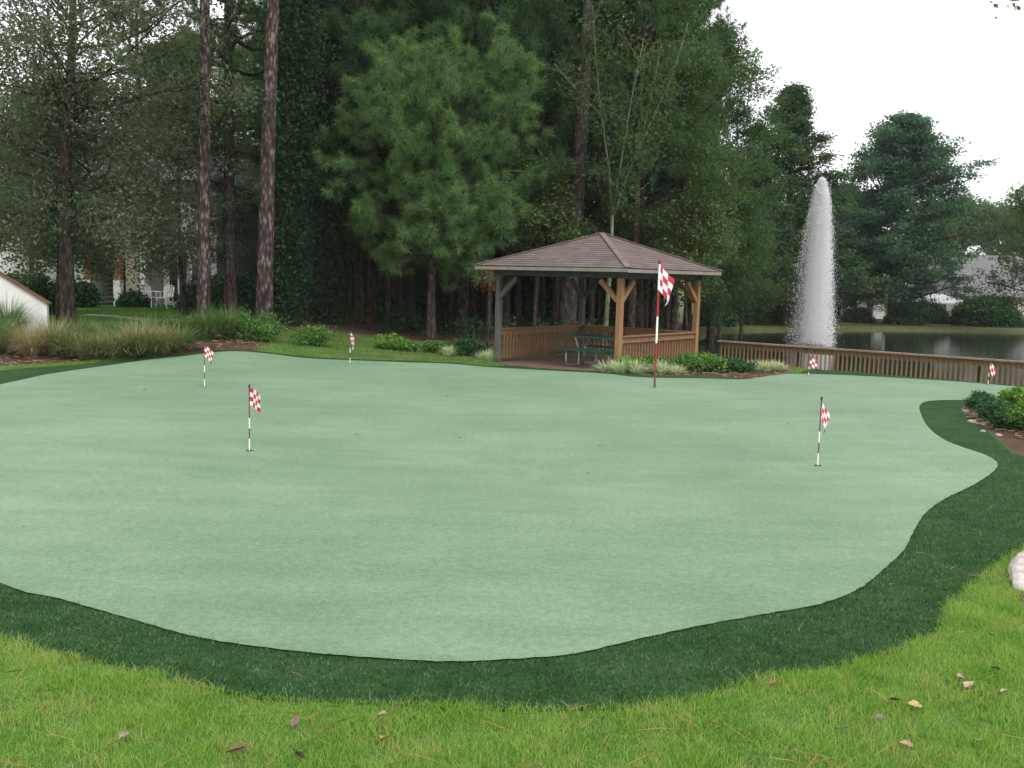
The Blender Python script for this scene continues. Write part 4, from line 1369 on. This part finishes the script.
def jet(n_streams, per, size, sig, hlo, rise_share, rg):
    """drops thrown up from the nozzle in many separate streams, falling back under gravity and drifting downwind"""
    vx = rg.normal(0, sig, n_streams); vy = rg.normal(0, sig, n_streams)
    sp = np.hypot(vx, vy) / sig
    h = FH * np.clip(1.0 - .035 * sp ** 1.3 - rg.uniform(0, 1, n_streams) ** 2 * (1 - hlo), .45, 1.0)
    sid = rg.integers(0, n_streams, n_streams * per); n = len(sid)
    th = np.sqrt(2 * h[sid] / 9.81)
    up_ = rg.random(n) < rise_share
    t_ = np.where(up_, rg.uniform(0, 1, n) * th, th + rg.uniform(-.12, 1, n) * th)
    zu = rg.uniform(0, 1, n) ** 1.15 * h[sid]
    even = (~up_) & (rg.random(n) < .65)
    t_ = np.where(even, th + np.sqrt(2 * (h[sid] - zu) / 9.81), t_)
    z = np.maximum(h[sid] - .5 * 9.81 * (t_ - th) ** 2, .0)
    spread = np.maximum(t_ - .62 * th, 0) * 1.45
    jit = .025 + .05 * np.maximum(t_ - .5 * th, 0)
    x = vx[sid] * spread + rg.normal(0, 1, n) * jit + .06 * t_ ** 2 - .1 * t_
    y = vy[sid] * spread + rg.normal(0, 1, n) * jit
    z = np.maximum(z + rg.normal(0, .05, n), 0)
    P = np.stack([x, y, z], -1)
    W = size * rg.uniform(.45, 1.5, n)[:, None]
    q = rg.uniform(0, 6.283, n)
    a_ = np.stack([np.cos(q), np.sin(q), np.zeros(n)], -1) * W; b_ = np.stack([-np.sin(q), np.cos(q), np.zeros(n)], -1) * W
    up = np.stack([rg.normal(0, .1, n), rg.normal(0, .1, n), np.ones(n)], -1) * W * rg.uniform(1.2, 2.6, (n, 1))
    c1 = P + a_; c2 = P - .5 * a_ + .87 * b_; c3 = P - .5 * a_ - .87 * b_
    Vv = np.stack([c1, c2, c3, P + up, P - up], 1).reshape(-1, 3)
    f = np.array([[0, 1, 3], [1, 2, 3], [2, 0, 3], [1, 0, 4], [2, 1, 4], [0, 2, 4]])
    return Vv, (np.arange(n)[:, None, None] * 5 + f[None]).reshape(-1, 3)


Vv, FI = jet(170, 600, .0105, .19, .86, .25, rgf)
link('spray', npfaces('spray', Vv, FI, DROP), ft)
Vv, FI = jet(60, 700, .011, .085, .93, .6, rgf)
link('water_column', npfaces('water_column', Vv, FI, DROP), ft)
Vv, FI = jet(60, 90, .008, .24, .7, .05, rgf)
link('drift_spray', npfaces('drift_spray', Vv, FI, DROP), ft)
# floating nozzle
MB().tube([(0, 0, -.3), (0, 0, .02), (0, 0, .06), (0, 0, .2)], [.55, .55, .4, .08], 20).build('float', DARKM, ft, smooth=False)
# mist of the finest droplets
m, t, out = nt('fine_mist')
pv = N(t, 'ShaderNodeVolumePrincipled', Density=.5); pv.inputs['Color'].default_value = (1, 1, 1, 1)
t.links.new(pv.outputs['Volume'], out.inputs['Volume'])
mb = MB()
zz = np.linspace(0, .97, 12)
mb.tube([(-.12 * (1 - q) + .12 * (1 - q) ** .5, 0, q * FH + .05) for q in zz], [env(q) * .62 for q in zz], 20)
mist = mb.build('mist', m, ft, smooth=True)
mist['kind'] = 'stuff'

# ------------------------------------------------------------------ trees
def bark(name, c1, c2, c3, sc_=3, z=.35):
    if name in MATS: return MATS[name]
    m, t, out = nt(name)
    v = coords(t, (1, 1, z))
    vo = N(t, 'ShaderNodeTexVoronoi', Scale=sc_ * 4.5); vo.feature = 'F1'
    t.links.new(v, vo.inputs['Vector'])
    n = noise(t, v, sc_ * 3, 6, .65)
    s = N(t, 'ShaderNodeMath', operation='MULTIPLY_ADD'); t.links.new(vo.outputs['Distance'], s.inputs[0]); s.inputs[1].default_value = -.55; t.links.new(n, s.inputs[2])
    s2 = N(t, 'ShaderNodeMath', operation='ADD'); t.links.new(s.outputs[0], s2.inputs[0]); s2.inputs[1].default_value = .22
    c = ramp(t, s2.outputs[0], [(.25, c1), (.5, c2), (.72, c3)])
    p = N(t, 'ShaderNodeBsdfPrincipled', Roughness=.9); p.inputs['Specular IOR Level'].default_value = .15
    t.links.new(c, p.inputs['Base Color'])
    b = N(t, 'ShaderNodeBump', Strength=.9, Distance=.04); t.links.new(s2.outputs[0], b.inputs['Height']); t.links.new(b.outputs['Normal'], p.inputs['Normal'])
    t.links.new(p.outputs['BSDF'], out.inputs['Surface'])
    MATS[name] = m
    return m


BK_PINE = bark('pine_bark', (.02, .014, .013), (.06, .042, .038), (.2, .15, .14))
BK_OAK = bark('oak_bark', (.03, .026, .024), (.075, .065, .06), (.14, .125, .115))
BK_DARK = bark('dark_bark', (.018, .014, .012), (.05, .038, .032), (.1, .08, .07))
BK_PALE = bark('pale_bark', (.06, .075, .045), (.12, .145, .09), (.2, .23, .16))
LF_OAK = leafmat('oak_leaves', [(.08, .104, .068), (.096, .122, .082), (.115, .142, .1), (.138, .164, .122)], trans=.5, clump=.8, rough=.5, spec=.25)
LF_DARK = leafmat('evergreen_leaves', [(.042, .08, .033), (.054, .1, .043), (.068, .117, .053), (.084, .13, .064)], trans=.5, clump=.45)
LF_OLIVE = leafmat('olive_leaves', [(.052, .09, .038), (.066, .108, .048), (.082, .125, .058), (.104, .142, .072)], trans=.5, clump=.45)
LF_LIGHT = leafmat('light_leaves', [(.05, .085, .032), (.075, .115, .042), (.105, .145, .056)], trans=.3, clump=.8)
LF_IVY = leafmat('ivy_leaves', [(.014, .036, .014), (.022, .05, .02), (.034, .068, .03)], trans=.2, clump=1.2)
ND_PINE = leafmat('pine_tree_needles', [(.042, .088, .038), (.058, .112, .048), (.076, .135, .06)], trans=.4, clump=.5)
ND_YNG = leafmat('young_pine_needles', [(.07, .13, .046), (.096, .168, .06), (.12, .2, .078), (.15, .236, .1)], trans=.38, clump=.9)
LF_CYP = leafmat('cypress_needles', [(.04, .085, .052), (.055, .11, .066), (.075, .14, .08)], trans=.32, clump=.5)
LF_CYP2 = leafmat('cypress_spray', [(.04, .08, .04), (.055, .1, .048), (.08, .13, .06)], trans=.32, clump=.5)
LF_RED = leafmat('rusty_leaves', [(.12, .03, .02), (.2, .06, .04), (.24, .1, .06)], trans=.25, clump=2)


def broad(seed, h, cb, R, nl, tr, leaf, per, L, W, bk, prof=oak, e0=.15, e1=.9, sub=6, spread=.32, vs=.75, lean=(0, 0), wob=.3, **kw):
    rg = np.random.default_rng(seed)
    mb, tips, dirs = grow(rg, h, cb, R, nl, prof, e0, e1, sub, tr, wob, lean, **kw)
    V = leaves(tips, (spread, spread, spread * vs), per, L, W, rg, up=1.0, droop=.25)
    return mb, npmesh('crown', V, 4, leaf), bk


def pine(seed, h, cb, R, nl, tr, leaf, per, L, W, bk, prof=pinep, e0=-.05, e1=.8, sub=5, wob=.2, lean=(0, 0), cone_=1.0, jit=.12, mult=2, **kw):
    rg = np.random.default_rng(seed)
    mb, tips, dirs = grow(rg, h, cb, R, nl, prof, e0, e1, sub, tr, wob, lean, **kw)
    tp = np.repeat(tips, mult, 0) + rg.normal(size=(len(tips) * mult, 3)) * jit
    dr = unit(np.repeat(dirs, mult, 0) + rg.normal(size=(len(tips) * mult, 3)) * .4 + np.array([0, 0, .35]))
    V = needles(tp, dr, per, L, W, rg, cone_)
    return mb, npmesh('crown', V, 3, leaf), bk


PROTO = {}


def proto(key, spec, name):
    PROTO[key] = [spec, name, None]


proto('left_oak', broad(101, 12.5, 2.5, 4.4, 84, .2, LF_OAK, 60, .1, .058, BK_DARK, e0=-.1, e1=.9, sub=8, spread=.3, vs=.6, limb_r=.2, cut=.25, var=(.5, 1.15)), 'oak_tree')
proto('broad_a', broad(102, 15, 3.4, 3.6, 44, .2, LF_DARK, 84, .125, .07, BK_DARK, e0=.1, e1=1.0, spread=.27, vs=.6, var=(.5, 1.2)), 'broadleaf_tree')
proto('broad_b', broad(103, 12, 2.6, 3.2, 38, .17, LF_OLIVE, 70, .135, .075, BK_DARK, e0=.15, e1=1.0, spread=.26, vs=.6, var=(.5, 1.2)), 'broadleaf_tree')
proto('broad_c', broad(104, 7.5, 1.8, 2.3, 28, .1, LF_DARK, 50, .14, .08, BK_DARK, e0=.2, e1=1.0, spread=.28), 'broadleaf_tree')
proto('broad_d', broad(105, 5.6, 2.5, 1.7, 22, .07, LF_LIGHT, 44, .12, .07, BK_DARK, e0=.3, e1=1.1, spread=.24), 'broadleaf_tree')
proto('oak_small', broad(106, 6.6, 1.7, 2.5, 36, .08, LF_OAK, 78, .1, .058, BK_DARK, e0=-.1, e1=.9, sub=6, spread=.26, vs=.6, limb_r=.25, cut=.25, var=(.5, 1.15)), 'oak_tree')
proto('pine_a', pine(111, 19, 6.0, 3.0, 46, .26, ND_PINE, 46, .34, .02, BK_DARK, e0=-.15, e1=.8, sub=6, spread_=0) if False else pine(111, 19, 6.0, 3.0, 46, .26, ND_PINE, 46, .34, .02, BK_DARK, e0=-.15, e1=.8, sub=6), 'pine_tree')
proto('pine_b', pine(112, 17, 4.2, 2.7, 50, .2, ND_PINE, 46, .32, .02, BK_DARK, e0=-.2, e1=.8, sub=6), 'pine_tree')
proto('pine_young', pine(213, 7.7, 2.5, 3.0, 62, .15, ND_YNG, 88, .27, .0165, BK_DARK, prof=lambda t: .35 + .7 * math.sin(math.pi * (.2 + .66 * t)), e0=-.12, e1=.7, var=(.7, 1.1), cone_=1.9, sub=6, jit=.13, mult=2, limb_r=.2, cut=.25), 'young_pine')
proto('pine_bare_a', pine(114, 21, 12.5, 2.6, 26, .19, ND_PINE, 40, .34, .022, BK_PINE, e0=0, e1=.8, sub=5, lean=(.4, 0), wob=.12, flare=1.15), 'pine_tree')
proto('pine_bare_b', pine(115, 22, 13, 2.8, 26, .235, ND_PINE, 40, .34, .022, BK_PINE, e0=0, e1=.8, sub=5, lean=(.72, 0), wob=.12, flare=1.15), 'pine_tree')
proto('pine_bare_c', pine(116, 22, 13, 2.8, 26, .34, ND_PINE, 40, .34, .022, BK_DARK, e0=0, e1=.8, sub=5, lean=(.72, 0), wob=.12, flare=1.15), 'pine_tree')
proto('cyp_a', broad(121, 14.4, 1.8, 4.5, 66, .24, LF_CYP2, 66, .2, .075, BK_DARK, prof=lambda t: .035 + .965 * (1 - t) ** .95, e0=-.1, e1=.7, sub=7, spread=.25, vs=.5, curve=.06, cut=.3, var=(.45, 1.15), subl=.28), 'cypress_tree')
proto('cyp_b', broad(122, 13.3, 2.3, 5.0, 84, .34, LF_CYP, 84, .24, .09, BK_DARK, prof=lambda t: .14 + .9 * math.sin(math.pi * (.34 + .64 * t)), e0=-.15, e1=.85, sub=7, spread=.36, vs=.42, curve=.06, cut=.15, var=(.5, 1.2)), 'cypress_tree')
proto('right_edge', broad(123, 9.2, 2.6, 2.6, 30, .14, LF_OLIVE, 50, .16, .09, BK_DARK, e0=.1, e1=1.0, spread=.3), 'broadleaf_tree')
proto('far', broad(124, 13, 2.0, 5.0, 40, .25, LF_OLIVE, 34, .42, .24, BK_DARK, e0=.1, e1=1, sub=5, spread=.6), 'broadleaf_tree')

# thin pale forked tree behind the gazebo
rgt = np.random.default_rng(131)
mb = MB()
tips = []
mb.tube([(0, 0, -.2), (0, 0, 0), (.05, 0, 1.5), (.12, .02, 3.2), (.1, .05, 4.3)], [.1, .09, .075, .065, .055], 9)
for br_ in ([(.1, .05, 4.2), (-.05, .1, 5.8), (-.35, .1, 7.4), (-.6, .0, 9.2), (-.75, .1, 10.8)], [(.11, .05, 4.1), (.55, .1, 5.6), (1.2, .1, 7.2), (1.9, .2, 8.8), (2.3, .2, 10.4)],
            [(.1, .05, 4.3), (.3, -.3, 6.0), (.5, -.6, 7.8), (.8, -.7, 9.6)], [(.55, .1, 5.6), (1.0, .2, 6.9), (1.3, .3, 8.4), (1.5, .3, 9.8)],
            [(-.35, .1, 7.4), (-1.2, .3, 8.3), (-1.9, .2, 9.0)]):
    r0 = .042
    mb.tube(br_, list(np.linspace(r0, .012, len(br_))), 6)
    for i in range(len(br_) - 1):
        for k in range(5):
            q = Vector(br_[i]).lerp(Vector(br_[i + 1]), rgt.random())
            if q.z < 4.6: continue
            dd = Vector(rgt.normal(size=3)); dd.normalize(); e_ = q + dd * rgt.uniform(.4, 1.1) + Vector((0, 0, .2))
            mb.tube([q, e_], [.012, .004], 4, cap=False)
            tips += [tuple(e_), tuple(q.lerp(e_, .6))]
V = leaves(np.array(tips), (.3, .3, .22), 34, .12, .065, rgt, up=.5, droop=.2)
PROTO['thin'] = [(mb, npmesh('crown', V, 4, LF_OLIVE), BK_PALE), 'slender_tree', None]

# ivy covered trunk
for key, seed in (('ivy_a', 141), ('ivy_b', 142)):
    rgi = np.random.default_rng(seed)
    mb = MB(); hh = 13.0
    pts = [(.15 * math.sin(z * .5 + seed), .1 * math.sin(z * .7), z) for z in np.linspace(-.2, hh, 14)]
    mb.tube(pts, list(np.linspace(.24, .09, 14)), 9)
    n_ = 760
    zz = rgi.uniform(.1, hh, n_); az = rgi.uniform(0, 6.28, n_)
    rr = (.2 + .5 * np.abs(np.sin(zz * .9 + seed)) * rgi.random(n_)) * (.65 + .6 * np.clip(zz / 6, 0, 1))
    c_ = np.stack([np.cos(az) * rr, np.sin(az) * rr, zz], -1)
    V = leaves(c_, (.16, .16, .4), 52, .11, .075, rgi, up=.2, droop=.6)
    V[:, 2] = np.maximum(V[:, 2], .01)
    PROTO[key] = [(mb, npmesh('crown', V, 4, LF_IVY), BK_DARK), 'ivy_covered_tree', None]


def plant_tree(key, px, D, label, s=1.0, rz=0.0, group=None, dz=-.05, cat='tree', sx=None):
    p = at(px, D, dz)
    rec = PROTO[key]
    if rec[2] is None:
        (mb, cm, bk), name, _ = rec
        o = tree_proto(name, label, cat, (mb), cm, bk, group)
        rec[2] = o
    else:
        o = copy_tree(rec[2])
        if 'group' in o: del o['group']
        tag(o, label, cat, group)
    o.location = p; o.rotation_euler = (0, 0, rz); o.scale = (sx or s, sx or s, s)
    return o


GW = 'trees in the shaded wood'
plant_tree('left_oak', 68, 27, 'grey green oak with dark trunk behind the ornamental grasses, its crown filling the left corner', 1.0, 0.4)
plant_tree('oak_small', 58, 29.5, 'thin trunked young oak just behind the big oak, above the white sloping wall', 1.0, 0.4)
plant_tree('oak_small', 184, 33.5, 'young oak with low grey green crown left of the slim bare pine trunk', 1.05, 2.4)
plant_tree('pine_bare_a', 203, 27, 'slim bare pine trunk, pinkish brown, rising out of the grass bed', 1.0, 0)
plant_tree('pine_bare_b', 263.5, 27, 'thicker bare pine trunk, dark brown, at the end of the grass bed', 1.0, 0)
plant_tree('pine_young', 432, 30.5, 'light green young pine with feathery crown in front of the dark wood', 1.0, 1.0)
plant_tree('pine_young', 462, 35.5, 'taller green pine rising to the top edge behind the feathery young pine', 1.45, 2.6)
plant_tree('pine_young', 372, 37.5, 'green pine showing above the left shoulder of the feathery young pine', 1.5, 4.4)
for o_ in [o for o in bpy.data.objects if o.name.startswith('young_pine') and o.scale.z > 1.2]:
    for ch in o_.children:
        if ch.name.startswith('crown'):
            ch.material_slots[0].link = 'OBJECT'; ch.material_slots[0].material = ND_PINE
plant_tree('pine_bare_c', 567, 34.5, 'massive dark pine trunk standing straight above the gazebo roof', 1.0, 0)
plant_tree('thin', 606, 32.5, 'slender forked tree with pale bark right behind the gazebo roof peak', 1.0, 0)
plant_tree('ivy_a', 291, 31.5, 'dark ivy covered tree beside the thick bare pine trunk', 1.0, 0)
plant_tree('ivy_b', 326, 34.0, 'dark ivy covered tree at the left of the young pine', 1.05, 1)
# big pines of the wood
for i, (k, px, D, s, rz, lab) in enumerate([
    ('pine_b', 505, 36.0, 1.0, 2.0, 'dark pine between the young pine and the massive trunk'),
    ('pine_b', 360, 35.5, .98, 4.1, 'dark pine rising over the left side of the young pine'),
    ('pine_a', 402, 39.0, 1.05, 1.2, 'tall dark pine straight behind the young pine'),
    ('pine_a', 470, 41.0, 1.08, 3.2, 'tall dark pine behind the right side of the young pine'),
    ('pine_b', 541, 41.0, 1.1, 5.2, 'dark pine just left of the massive trunk'),
    ('pine_b', 318, 39.0, 1.05, .3, 'dark pine behind the ivy covered trees'),
    ('pine_b', 655, 43.0, 1.08, 2.6, 'tall pine behind the slender pale tree'),
    ('pine_b', 688, 46.0, 1.0, 1.9, 'dark tall pine on the skyline where the wood meets the open sky'),
    ('broad_a', 640, 37.0, .95, 4.0, 'dense evergreen just right of the slender pale tree'),
    ('broad_b', 676, 38.5, .93, 2.2, 'olive green tree over the right eave of the gazebo'),
    ('broad_a', 712, 47.0, .93, 1.0, 'dark leafy tree at the open edge of the wood, farthest to the pond'),
    ('broad_d', 690, 35.0, .92, .8, 'small yellowish tree just above the right gazebo corner'),
    ('broad_d', 535, 34.0, 1.0, 2.8, 'small pale leaved tree peeping over the left gazebo roof slope'),
    ('broad_c', 742, 52.0, .95, 3.0, 'bushy dark tree on the pond bank left of the fountain'),
    ('broad_c', 722, 44.0, .9, 1.4, 'low dark tree over the right gazebo eave end, by the pond'),
    ('pine_a', 231, 33.0, .85, 3.6, 'dark leaning tree between the two bare pine trunks'),
    ('broad_c', 34, 38.0, 1.0, .9, 'dark tree above the white sloping wall'),
    ('broad_a', 305, 46.0, 1.1, 2.9, 'dense evergreen deep in the wood behind the ivy'),
]):
    plant_tree(k, px, D, lab, s, rz, GW)
# the closed back of the wood: nothing tells these apart
back = [('broad_a', 245, 56), ('pine_b', 280, 50), ('broad_b', 345, 48), ('broad_a', 385, 47), ('pine_a', 430, 49), ('broad_a', 450, 46), ('broad_b', 490, 48), ('pine_a', 520, 52), ('broad_a', 530, 46),
        ('broad_a', 580, 48), ('broad_b', 610, 46), ('pine_b', 630, 52), ('broad_a', 660, 52), ('broad_a', 360, 57), ('broad_a', 420, 58), ('broad_a', 480, 57), ('broad_a', 550, 58), ('broad_b', 600, 60), ('broad_a', 640, 60), ('broad_c', 690, 56),
        ('broad_a', 320, 60), ('broad_c', 350, 41), ('broad_c', 395, 43), ('broad_c', 445, 43), ('broad_c', 495, 44), ('broad_c', 560, 43), ('broad_c', 600, 41), ('broad_c', 655, 45)]
for i, (k, px, D) in enumerate(back):
    plant_tree(k, px, D, 'dark tree crowded into the deep shade at the back of the wood', .9 + .25 * ((i * 37) % 10) / 10, i * 1.7, 'trees at the back of the wood')
for i, (k, px, D) in enumerate([('broad_b', -40, 56), ('broad_c', 75, 57), ('broad_c', 110, 57), ('broad_b', 165, 58), ('broad_a', 200, 60), ('broad_a', -90, 58), ('pine_b', 140, 54)]):
    plant_tree(k, px, D, 'tall tree standing behind the white apartment building', .95 + .2 * ((i * 53) % 10) / 10, i * 2.1, 'trees behind the apartments')
# slim dark understorey trunks
for i, (px, D) in enumerate([(342, 36.5), (372, 38), (388, 35), (412, 37), (452, 36), (463, 38.5), (489, 34.5), (518, 37.5), (536, 35.5), (556, 36.5), (592, 37), (632, 35), (646, 40), (668, 41), (344, 43), (480, 46), (526, 44), (570, 45)]):
    k = ('pine_b', 'pine_a')[i % 2]
    plant_tree(k, px, D, 'slim dark trunk among the shaded trunks behind gazebo and young pine', 1.0, i * 2.3, 'slim trunks in the wood', sx=.55)
# right bank
plant_tree('cyp_a', 786, 61, 'tall pointed cypress just behind the fountain jet', 1.0, .6, sx=1.2)
plant_tree('cyp_a', 752, 64, 'smaller pointed cypress left of the fountain, against the wood', .86, 2.6)
plant_tree('cyp_b', 838, 76, 'dark rounded cypress half hidden between the fountain jet and the broad cypress', .72, 3.0)
plant_tree('cyp_b', 893, 68, 'broad dark cypress right of the fountain with tiered branches and stout trunk', .99, 1.0)
plant_tree('right_edge', 1034, 60, 'dark tree cut by the right frame edge above the grey roof', 1.02, 2.0)
for i, (px, D, s) in enumerate([(925, 128, .9), (950, 135, 1.0), (975, 130, .92), (1000, 138, .95), (1030, 128, .9), (850, 125, .85), (800, 130, .85), (760, 128, .85), (725, 120, .9)]):
    plant_tree('far', px, D, 'hazy green tree in the far tree line beyond the houses across the pond', s, i * 1.3, 'far tree line across the pond')
# clipped hedge bush and dark bushes along the far bank
rg = np.random.default_rng(61)


def bush(px, D, R, hh, mat, label, group=None, per=60, L=.2, W=.12, name='bush', sq=1.0):
    p = at(px, D, -.05)
    o = empty(name, p, 0); tag(o, label, 'bush', group)
    mb = MB()
    for i in range(9):
        az = i * 2.4; mb.tube([(0, 0, 0), (math.cos(az) * R * .4, math.sin(az) * R * .4, hh * .4), (math.cos(az) * R * .7, math.sin(az) * R * .7, hh * .75)], [.05, .035, .01], 5)
    mb.build('stem', STEM, o)
    n_ = int(150 * R)
    u = rg.normal(size=(n_, 3)); u = unit(u); u[:, 2] = np.abs(u[:, 2]) ** .8
    c_ = u * np.array([R * sq, R, hh]) * (rg.uniform(.55, 1, (n_, 1)) ** .5) * .93
    V = leaves(c_, (.16, .16, .14), per, L, W, rg, up=.6)
    V[:, 2] = np.maximum(V[:, 2], 0)
    link('foliage', npmesh('foliage', V, 4, mat), o)
    return o


bush(989, 68.5, 2.0, 2.1, SHR_D, 'rounded clipped bush before the grey roofed house on the far bank', sq=1.25)
for px, D, R, hh, lab in [(742, 62, 1.6, 1.8, 'dark bush on the far bank before the pale roofed shed'), (768, 63.5, 1.7, 1.9, 'dark bush at the foot of the pointed cypress'), (795, 64.5, 1.3, 1.3, 'dark low bush behind the fountain base'),
                          (905, 67.5, 1.1, 1.0, 'low dark bush beside the stout cypress trunk'), (858, 69, .9, .9, 'small dark bush below the beige house wall'),
                          (925, 71, 1.6, 1.5, 'dark bush in the shade under the carport roof'), (715, 58, 1.3, 1.1, 'bush on the bank left of the pond near the wood')]:
    bush(px, D, R, hh, SHR_D if px != 858 else SHR_D, lab, 'dark bushes on the far bank')
for px, D, R, hh, lab in [(30, 33, 1.0, 1.5, 'dark bush behind the low corner of the white sloping wall'), (78, 39.5, .7, 1.0, 'dark rounded bush left of the dark stair entry'), (133, 40.2, .45, .55, 'bright small bush by the beige apartment wall'), (212, 37, 1.1, 1.4, 'dark bush at the right end of the apartment building'), (238, 36, 1.2, 1.5, 'dark bush behind the thick bare pine trunk')]:
    bush(px, D, R, hh, SHR_Y if px == 135 else SHR_D, lab, 'bushes by the apartments', L=.13, W=.08)
# rusty dying branch leaves by the gazebo's left eave
o = empty('rusty_sapling', at(488, 29.0)); tag(o, 'sapling with rust red leaves at the left eave of the gazebo', 'sapling')
MB().tube([(0, 0, -.1), (.03, 0, 1.2), (-.03, .05, 2.3)], [.03, .022, .008], 6).build('trunk', BK_DARK, o)
V = leaves(np.array([(-.03 + .2 * math.sin(i * 2), .05 + .2 * math.cos(i * 2.7), 1.65 + .045 * i) for i in range(16)]), (.1, .1, .06), 16, .12, .05, rg, droop=.6)
link('crown', npmesh('crown', V, 4, LF_RED), o)

# undergrowth deep in the wood
n_ = 2600
x = rg.uniform(-16, 7, n_); y = rg.uniform(46, 63, n_)
z = H(x, y) + rg.uniform(0, 1, n_) ** 1.2 * (1.2 + 5.5 * sstep((y - 44) / 16)) * (.4 + .9 * vnoise(x, y, 2.2, 31))
k = (poly_sd(x, y, POND) > 1.5) & ~((x < -12) & (y < 58))
V = leaves(np.stack([x, y, z], -1)[k], (.5, .5, .35), 34, .3, .16, rg, up=.4)
tag(link('undergrowth', npmesh('undergrowth', V, 4, LF_DARK)), kind='stuff')
n_ = 900
x = rg.uniform(-11, 6, n_); y = rg.uniform(31, 45, n_)
k = (poly_sd(x, y, FOREST) < -.3) & (poly_sd(x, y, POND) > 1) & (vnoise(x, y, 1.5, 33) > .45)
x, y = x[k], y[k]
V = leaves(np.stack([x, y, H(x, y) + rg.uniform(0, .55, len(x))], -1), (.22, .22, .15), 26, .14, .08, rg, up=.4)
tag(link('ground_ivy', npmesh('ground_ivy', V, 4, LF_IVY)), kind='stuff')

# tiny leaf scraps blown onto the green
rgs = np.random.default_rng(77)
x = rgs.uniform(-8, 8, 170); y = rgs.uniform(6, 23.5, 170)
k = poly_sd(x, y, g0) < -.1
x, y = x[k], y[k]
V = leaves(np.stack([x, y, H(x, y) + .024], -1), (.002, .002, .002), 1, .045, .022, rgs, up=6)
tag(link('leaf_scraps', npmesh('leaf_scraps', V, 4, leafmat('leaf_scrap', [(.12, .07, .035), (.3, .2, .07), (.4, .33, .12)], trans=.1, clump=5))), kind='stuff')

# tree standing outside the frame whose limb reaches into the top right corner
rgo = np.random.default_rng(71)
o = empty('overhanging_tree', (12.5, 15.0, Hs(12.5, 15.0))); tag(o, 'leafy twig of an overhanging limb in the top right corner', 'tree')
mb = MB()
mb.tube([(0, 0, -.3), (0, 0, 0), (.05, 0, 3), (.1, 0, 6), (.1, 0, 9)], [.3, .24, .2, .16, .06], 10)
limb = [(.1, 0, 5.2), (-1.8, -.2, 5.9), (-3.7, -.4, 6.4), (-5.55, -.5, 6.2)]
mb.tube(limb, [.09, .06, .03, .008], 6)
tl = []
for i in range(26):
    q = Vector(limb[2]).lerp(Vector(limb[3]), rgo.uniform(.1, 1)); e_ = q + Vector((rgo.normal() * .2 - .1, rgo.normal() * .25, rgo.normal() * .1))
    mb.tube([q, e_], [.006, .002], 4); tl.append(tuple(e_))
for i in range(90):
    az = rgo.uniform(0, 6.28); r_ = rgo.uniform(.3, 2.6); tl.append((.1 + math.cos(az) * r_, math.sin(az) * r_, rgo.uniform(6, 10.5)))
mb.build('trunk', BK_OAK, o, smooth=True)
V = leaves(np.array(tl), (.16, .16, .1), 22, .09, .05, rgo, up=.4, droop=.3)
link('crown', npmesh('crown', V, 4, LF_OAK), o)

# remove nothing: every prototype above is itself planted
sc.cycles.use_denoising = True
sc.cycles.max_bounces = 14
sc.cycles.diffuse_bounces = 12
sc.cycles.transmission_bounces = 7
sc.cycles.transparent_max_bounces = 8
sc.cycles.volume_bounces = 3
sc.cycles.use_adaptive_sampling = True

# humid air: far trees turn paler than near ones
m, t, out = nt('haze_air')
pv = N(t, 'ShaderNodeVolumePrincipled', Density=.0002); pv.inputs['Color'].default_value = (.9, .95, 1, 1)
t.links.new(pv.outputs['Volume'], out.inputs['Volume'])
hz = MB().box((0, 190, 12.8), (960, 700, 31)).build('haze', m)
tag(hz, kind='stuff')
